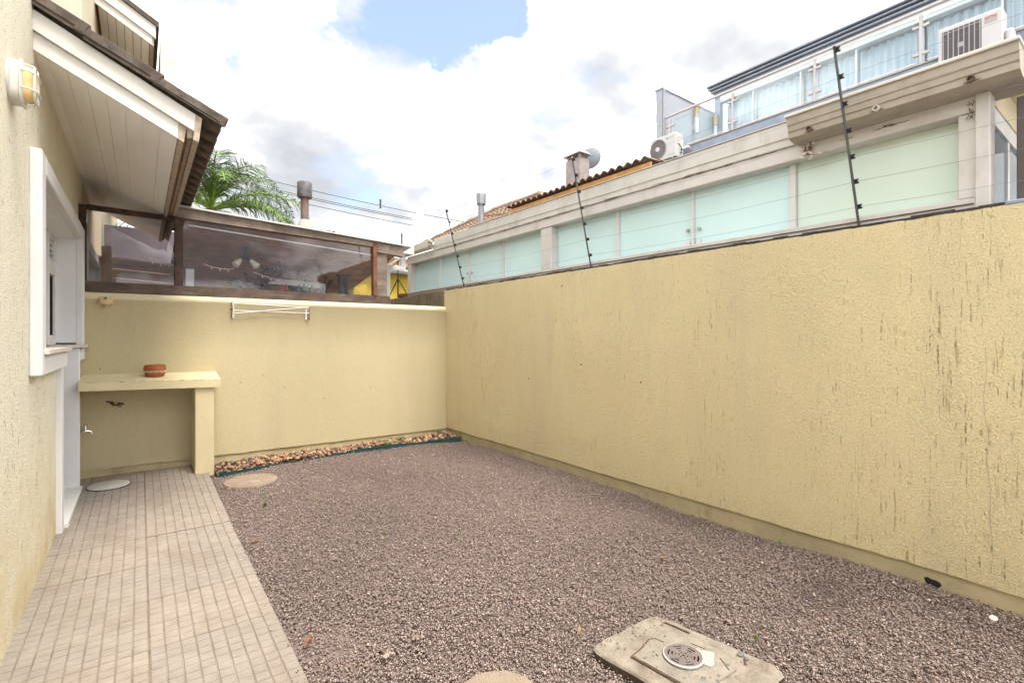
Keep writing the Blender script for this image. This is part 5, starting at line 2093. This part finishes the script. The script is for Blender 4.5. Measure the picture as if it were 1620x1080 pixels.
# ------------------------------------------------------------------ air conditioners
ac = thing('air_conditioner', 'white outdoor air conditioner with round fan on brackets at the terrace corner', 'air conditioner', (9.98, 7.33, 5.57), 'outdoor air conditioner units')
m = MB()
m.box((0, -0.37, 0), (0.30, 0.37, 0.565), 0.012)
body = m.build('case', 'ac_white', ac)
m = MB()
m.lathe([(0.225, -0.004), (0.225, 0.01)], 40, (0, 0.125, 0.285), 'X')
m.build('fan_well', 'ac_dark', ac)
m = MB()
for r in (0.055, 0.085, 0.115, 0.145, 0.175, 0.205, 0.228):
    ring = [(-0.016, 0.125 + r * math.cos(2 * math.pi * k_ / 36), 0.285 + r * math.sin(2 * math.pi * k_ / 36)) for k_ in range(37)]
    m.tube(ring, 0.0028 if r < 0.22 else 0.007, 5, cap=False)
for i in range(30):
    a0 = 2 * math.pi * i / 30
    m.tube([(-0.016, 0.125 + r * math.cos(a0 + r * 2.2), 0.285 + r * math.sin(a0 + r * 2.2)) for r in (0.05, 0.11, 0.17, 0.226)], 0.0032, 4)
m.build('fan_guard', 'ac_slat', ac)
m = MB()
m.lathe([(0.055, -0.022), (0.055, -0.012)], 24, (0, 0.125, 0.285), 'X')
m.build('fan_hub', 'ac_white', ac, True)
m = MB()
bl = [(-0.003, -0.135 - 0.0 + 0.045 * math.cos(a) , 0.470 + 0.016 * math.sin(a)) for a in [2 * math.pi * i / 16 for i in range(16)]]
m.prism(bl, (0.004, 0, 0))
m.build('blue_mark', 'teal_plastic', ac)
m = MB()
for i in range(7):
    y = -0.185 - i * 0.021
    m.box((-0.003, y - 0.013, 0.462 + 0.0), (0.002, y, 0.490))
m.build('lettering', 'brass', ac)
m = MB()
m.box((-0.003, -0.34, 0.062), (0.002, -0.13, 0.080))
m.build('model_strip', 'gutter_old', ac)
m = MB()
m.box((0.06, -0.385, 0.30), (0.17, -0.371, 0.50), 0.006)
m.box((0.09, -0.392, 0.44), (0.14, -0.386, 0.47))
m.build('handle_cover', 'ac_white', ac)
m = MB()
m.tube([(0.10, -0.385, 0.30), (0.14, -0.41, 0.22), (0.17, -0.42, 0.18)], 0.008, 6)
m.ball((0.17, -0.41, 0.17), 0.028, 1)
m.ball((0.16, -0.41, 0.10), 0.024, 1)
m.build('valves', 'black', ac)
m = MB()
m.tube([(0.17, -0.42, 0.18), (0.24, -0.47, 0.22), (0.32, -0.50, 0.24), (0.42, -0.47, 0.22)], 0.026, 8)
m.build('insulated_pipe', 'white_paint', ac, True)
for y in (-0.29, 0.29):
    m = MB()
    m.bar((-0.02, y, -0.02), (0.44, y, -0.02), 0.04, 0.036)
    m.bar((0.43, y, -0.04), (0.05, y, -0.02), 0.02, 0.03)
    m.bar((0.43, y, -0.26), (0.06, y, -0.035), 0.025, 0.025)
    m.build('bracket', 'galvanised', ac)
m = MB()
m.box((-0.01, -0.35, -0.003), (0.29, 0.35, -0.0005))
m.build('base_pan', 'ac_slat', ac)

ac = thing('air_conditioner', 'white outdoor air conditioner with slatted square grille above the concrete gutter', 'air conditioner', (9.92, 1.84, 5.44), 'outdoor air conditioner units')
m = MB()
m.box((0, -0.36, 0), (0.32, 0.36, 0.665), 0.012)
m.build('case', 'ac_white', ac)
m = MB()
m.box((-0.003, -0.135, 0.06), (0.01, 0.315, 0.60))
m.build('grille_recess', 'ac_dark', ac)
for i in range(8):
    y = -0.12 + i * 0.060
    m = MB()
    m.box((-0.010, y - 0.006, 0.055), (-0.0035, y + 0.006, 0.605))
    m.build('grille_slat', 'ac_slat', ac)
m = MB()
m.box((-0.0125, -0.135, 0.555), (-0.0105, 0.315, 0.565))
m.box((-0.0125, 0.065, 0.29), (-0.0105, 0.13, 0.36))
m.build('grille_bar', 'ac_slat', ac)
m = MB()
m.box((-0.0025, -0.305, 0.49), (0.001, -0.165, 0.60))
m.build('name_plate', 'ac_slat', ac)
m = MB()
for i, dz in enumerate((0, 0, 0.006, 0.018, 0.006, 0, 0)):
    y = -0.175 - i * 0.018
    m.box((-0.0045, y - 0.013, 0.558 + dz), (-0.003, y, 0.578 + dz))
m.build('lettering', 'red_plastic', ac)
m = MB()
m.box((0.08, -0.46, 0.02), (0.30, -0.361, 0.36), 0.03)
m.build('pipe_cover', 'ac_white', ac)
for y in (-0.28, 0.28):
    m = MB()
    m.bar((0, y, -0.02), (0.52, y, -0.02), 0.04, 0.036)
    m.build('bracket', 'galvanised', ac)


# ------------------------------------------------------------------ tiled roofs beyond
def tile_sheet(m, o, u, v, nu, nv, amp, per=8):
    """rows of barrel tiles: o corner, u along the eave, v up the slope, nu rolls, nv courses"""
    o, u, v = Vector(o), Vector(u), Vector(v)
    nrm = u.cross(v).normalized()
    if nrm.z < 0:
        nrm = -nrm
    for c_ in range(nv):
        lo_r, hi_r = [], []
        for i in range(nu * per + 1):
            f_ = i / (nu * per)
            w_ = amp * abs(math.sin(math.pi * f_ * nu)) * 1.6
            lo_r.append(m.bm.verts.new(o + u * f_ + v * (c_ / nv) + nrm * (w_ + 0.03)))
            hi_r.append(m.bm.verts.new(o + u * f_ + v * ((c_ + 1.08) / nv) + nrm * (w_ * 0.85)))
        bt = [m.bm.verts.new(q.co - nrm * 0.025) for q in lo_r]
        for i in range(nu * per):
            m.bm.faces.new((lo_r[i], lo_r[i + 1], hi_r[i + 1], hi_r[i]))
            m.bm.faces.new((bt[i], bt[i + 1], lo_r[i + 1], lo_r[i]))


# long roof with orange timber fascia
r2 = thing('tiled_house', 'neighbouring wing with tile edged roof and orange timber fascia', 'house')
m = MB()
tile_sheet(m, (6.95, 5.38, 4.375), (0, 4.12, 0), (1.6, 0, 0.18), 22, 5, 0.040)
m.build('tile_covering', 'tile_orange', r2)
m = MB()
m.box((7.02, 5.40, 4.27), (7.06, 9.46, 4.365))
m.build('fascia_board', 'timber_orange', r2)
m = MB()
m.box((7.18, 5.44, 4.10), (7.26, 9.40, 4.30))
m.build('wall_plate', 'timber_dark', r2)
for i in range(9):
    y = 5.55 + i * 0.46
    m = MB()
    m.bar((7.07, y, 4.30), (8.5, y, 4.45), 0.06, 0.09)
    m.build('rafter', 'timber_orange' if i % 3 else 'frame_white', r2)
m = MB()
m.box((7.27, 5.5, 0), (9.5, 9.4, 4.12))
m.build('wall', 'brown_shade', r2)
m = MB()
m.box((7.14, 5.42, 3.95), (7.27, 9.44, 4.13))
m.build('lower_band', 'galvanised', r2)

# pale house with brown hipped tile roof
r1 = thing('tiled_house', 'white walled house with brown hipped tile roof farther back', 'house')
m = MB()
m.box((9.2, 10.9, 0), (13, 17.5, 4.98))
m.build('wall', 'pale_wall', r1)
m = MB()
o_, e0, e1 = Vector((8.95, 18.6, 4.93)), None, None
# front slope as narrowing courses up to the ridge
NC = 9
for c_ in range(NC):
    f0, f1 = c_ / NC, (c_ + 1.08) / NC
    for (fa, fb) in ((f0, f1),):
        ya0, yb0 = 17.9 - 3.4 * fa, 10.7 + 1.6 * fa
        ya1, yb1 = 17.9 - 3.4 * fb, 10.7 + 1.6 * fb
        x_a, x_b = 8.95 + 1.45 * fa, 8.95 + 1.45 * fb
        z_a, z_b = 4.95 + 0.98 * fa, 4.95 + 0.98 * fb
        nr = int((ya0 - yb0) / 0.23)
        lo_r, hi_r, bt = [], [], []
        for i in range(nr * 6 + 1):
            s_ = i / (nr * 6)
            w_ = 0.07 * abs(math.sin(math.pi * s_ * nr))
            lo_r.append(m.bm.verts.new((x_a - 0.03, ya0 + (yb0 - ya0) * s_, z_a + w_ + 0.04)))
            hi_r.append(m.bm.verts.new((x_b, ya1 + (yb1 - ya1) * s_, z_b + w_ * 0.8)))
            bt.append(m.bm.verts.new((x_a - 0.02, ya0 + (yb0 - ya0) * s_, z_a)))
        for i in range(nr * 6):
            m.bm.faces.new((lo_r[i], lo_r[i + 1], hi_r[i + 1], hi_r[i]))
            m.bm.faces.new((bt[i], bt[i + 1], lo_r[i + 1], lo_r[i]))
m.build('tile_covering', 'tile_brown', r1)
m = MB()
pts = [(8.95 + 1.45 * f_, 17.9 - 3.4 * f_, 5.02 + 0.98 * f_ + 0.03 * (i % 2)) for i, f_ in enumerate([k_ / 14 for k_ in range(15)])]
m.tube(pts, 0.10, 7)
m.tube([(10.40, 14.5, 6.0), (10.40, 12.3, 6.0)], 0.10, 7)
m.tube([(8.95 + 1.45 * f_, 10.7 + 1.6 * f_, 5.02 + 0.98 * f_) for f_ in (0, 0.5, 1)], 0.10, 7)
m.build('ridge_tiles', 'tile_brown', r1)
m = MB()
m.prism([(10.4, 12.3, 5.9), (8.95, 10.7, 4.95), (13.2, 10.7, 4.95), (11.8, 12.3, 5.9)], (0, 0.02, 0.03))
m.build('hip_slope', 'tile_brown', r1)

# concrete chimney and dish
cc = thing('chimney', 'stained square concrete chimney with flat capped top', 'chimney', (0, 0, 0))
m = MB()
m.box((8.0, 8.115, 4.0), (8.31, 8.57, 5.45))
m.build('stack', 'concrete_chimney', cc)
m = MB()
for x in (8.02, 8.25):
    for y in (8.13, 8.50):
        m.box((x, y, 5.451), (x + 0.05, y + 0.05, 5.545))
m.build('cap_feet', 'concrete_chimney', cc)
m = MB()
m.hull8([(7.95, 8.06, 5.546), (8.36, 8.06, 5.546), (8.36, 8.62, 5.546), (7.95, 8.62, 5.546), (8.03, 8.14, 5.63), (8.28, 8.14, 5.63), (8.28, 8.54, 5.63), (8.03, 8.54, 5.63)])
m.build('cap', 'galvanised', cc)
sd = thing('satellite_dish', 'grey satellite dish showing behind the concrete chimney', 'dish', (9.30, 9.1, 6.02))
m = MB()
loft(m, [[Vector((0.30 * r_ * math.cos(a), 0.10 * (r_ * r_) + off, 0.30 * r_ * math.sin(a))) for a in [2 * math.pi * k_ / 28 for k_ in range(28)]] for r_, off in ((0.02, 0.0), (0.4, 0.0), (0.75, 0.0), (1.0, 0.0), (1.0, 0.012), (0.75, 0.012), (0.4, 0.012), (0.02, 0.012))])
dsh = m.build('reflector', 'dish_grey', sd, True)
dsh.rotation_euler = (R(-8), 0, R(-62))
m = MB()
m.tube([(0.02, 0.02, -0.05), (0.06, 0.05, -0.5), (0.06, 0.05, -1.2)], 0.022, 7)
m.build('mast', 'galvanised', sd)


# round flue pipes
def flue(label, x, y, z0, z1, r, cap_r, cap_h, mt, capmt, n):
    p = thing('flue_pipe', label, 'chimney', (x, y, z0), 'round flue pipes on the roofs')
    m = MB()
    m.lathe([(r, 0), (r, z1 - z0)], 22)
    m.build('pipe', mt, p, True)
    m = MB()
    m.lathe([(cap_r * 0.94, z1 - z0 - 0.02), (cap_r, z1 - z0), (cap_r, z1 - z0 + cap_h), (cap_r * 0.95, z1 - z0 + cap_h + 0.012), (cap_r * 0.5, z1 - z0 + cap_h + 0.025)], n)
    m.build('cowl', capmt, p, n > 12)
    return p


p = flue('rust streaked flue pipe with dark cowl behind the glass screen', 2.27, 9.0, 1.9, 3.765, 0.066, 0.122, 0.235, 'rusty_pipe', 'pipe_cap', 26)
m = MB()
m.lathe([(0.17, 0.0), (0.105, 0.12), (0.075, 0.19), (0.070, 0.20)], 22, (0, 0, 1.27))
m.build('flashing_collar', 'patch_white', p, True)
m = MB()
m.box((-0.4, -0.4, 0.0), (0.4, 0.4, 1.26))
m.build('chimney_base', 'dark_wood', p)
p = flue('plain grey flue pipe with octagonal cowl beside the brown tile roof', 5.0, 7.62, 2.2, 3.79, 0.052, 0.088, 0.17, 'galvanised', 'galvanised', 8)
m = MB()
m.tube([(0, 0, 1.36), (0.35, -0.35, 1.39)], 0.010, 6)
m.build('stay_rod', 'rust', p)

# yellow house glimpsed in the corner gap
yh = thing('yellow_house', 'yellow walled house with tiled eave glimpsed in the corner gap', 'house')
m = MB()
m.box((3.9, 12.0, 0), (8.6, 15.5, 3.02))
m.build('wall', 'yellow_house', yh)
m = MB()
tile_sheet(m, (3.6, 11.75, 3.02), (5.2, 0, 0), (0, 2.1, 0.62), 24, 6, 0.045)
m.build('tile_covering', 'tile_brown', yh)
m = MB()
m.box((3.6, 11.78, 2.96), (8.8, 11.86, 3.02))
m.build('gutter', 'galvanised', yh)

# ------------------------------------------------------------------ palm
pl = thing('palm_tree', 'feathery green palm rising behind the glass screen by the canopy', 'palm', (1.15, 12.0, 0))
m = MB()
m.tube([(0, 0, 0), (0.02, 0, 1.5), (0.0, 0, 2.9), (0.03, 0, 4.0)], [0.16, 0.13, 0.12, 0.10], 12)
m.build('trunk', 'palm_trunk', pl, True)
rr = random.Random(8)
for i in range(24):
    a = i * 2.399 + rr.uniform(-.2, .2)
    el = rr.uniform(0.05, 1.35)
    L = rr.uniform(1.75, 2.15)
    if i in (0, 3, 8):
        a = rr.uniform(-0.5, 0.35)
    pts = []
    pos = Vector((0.03, 0, 3.98))
    e_ = el
    ns = 16
    for k_ in range(ns + 1):
        pts.append(pos.copy())
        pos = pos + Vector((math.cos(a) * math.cos(e_), math.sin(a) * math.cos(e_), math.sin(e_))) * (L / ns)
        e_ -= (0.055 + 0.10 * k_ / ns) * (0.8 + 0.5 * (el / 1.25))
    m = MB()
    m.tube(pts, [0.022 * (1 - 0.85 * k_ / ns) + 0.003 for k_ in range(ns + 1)], 5)
    stem = m.build('frond', 'leaf_light', pl)
    lf = MB()
    nl = 58
    for k_ in range(nl):
        f_ = 0.14 + 0.86 * k_ / nl
        idx = min(int(f_ * ns), ns - 1)
        q = pts[idx].lerp(pts[idx + 1], f_ * ns - idx)
        d = (pts[idx + 1] - pts[idx]).normalized()
        s_ = d.cross(Vector((0, 0, 1))).normalized()
        for sg in (-1, 1):
            ll = (0.50 * math.sin(math.pi * min(1, f_ * 0.88 + 0.12)) + 0.10) * rr.uniform(0.8, 1.1)
            out = (s_ * sg * rr.uniform(0.6, 1.0) + d * rr.uniform(0.45, 0.8) + Vector((0, 0, rr.uniform(-0.25, 0.55)))).normalized()
            p1 = q + out * ll * 0.5
            p2 = q + out * ll * 0.92 + Vector((0, 0, -ll * rr.uniform(0.18, 0.42)))
            w_ = d * 0.010
            v0, v1, v2, v3, v4 = [lf.bm.verts.new(t_) for t_ in (q - w_ * .6, q + w_ * .6, p1 + w_, p1 - w_, p2)]
            lf.bm.faces.new((v0, v1, v2, v3))
            lf.bm.faces.new((v3, v2, v4))
    lf.build('leaflets', 'palm_leaf', stem)

# ------------------------------------------------------------------ overhead cables
cb_lab = ['topmost overhead cable crossing the sky at the back', 'upper middle overhead cable crossing the sky at the back', 'lower middle overhead cable crossing the sky at the back', 'lowest overhead cable crossing the sky at the back']
for i, (za, zb_) in enumerate(((10.3, 9.2), (9.85, 8.85), (9.75, 8.75), (9.45, 8.35))):
    pts = []
    for k_ in range(25):
        s_ = k_ / 24
        pts.append((-2 + 32 * s_, 30, za + 0.45 + (zb_ - za) * s_ - 1.1 * 4 * s_ * (1 - s_) * 0.6))
    m = MB()
    m.tube(pts, 0.020, 5)
    tag(m.build('power_cable', 'cable'), cb_lab[i], 'cable', 'overhead power cables')
sp = thing('cable_spacer', 'small dark spacer clipped across the overhead cables', 'spacer', (12.1, 29.98, 9.72))
m = MB()
m.tube([(0, 0, -0.28), (0, 0, 0.26)], 0.03, 6)
m.build('rod', 'black', sp)
for z in (-0.22, -0.02, 0.12, 0.24):
    m = MB()
    m.ball((0, 0, z), 0.085, 1, (1, 1, 0.6))
    m.build('clip', 'black', sp)
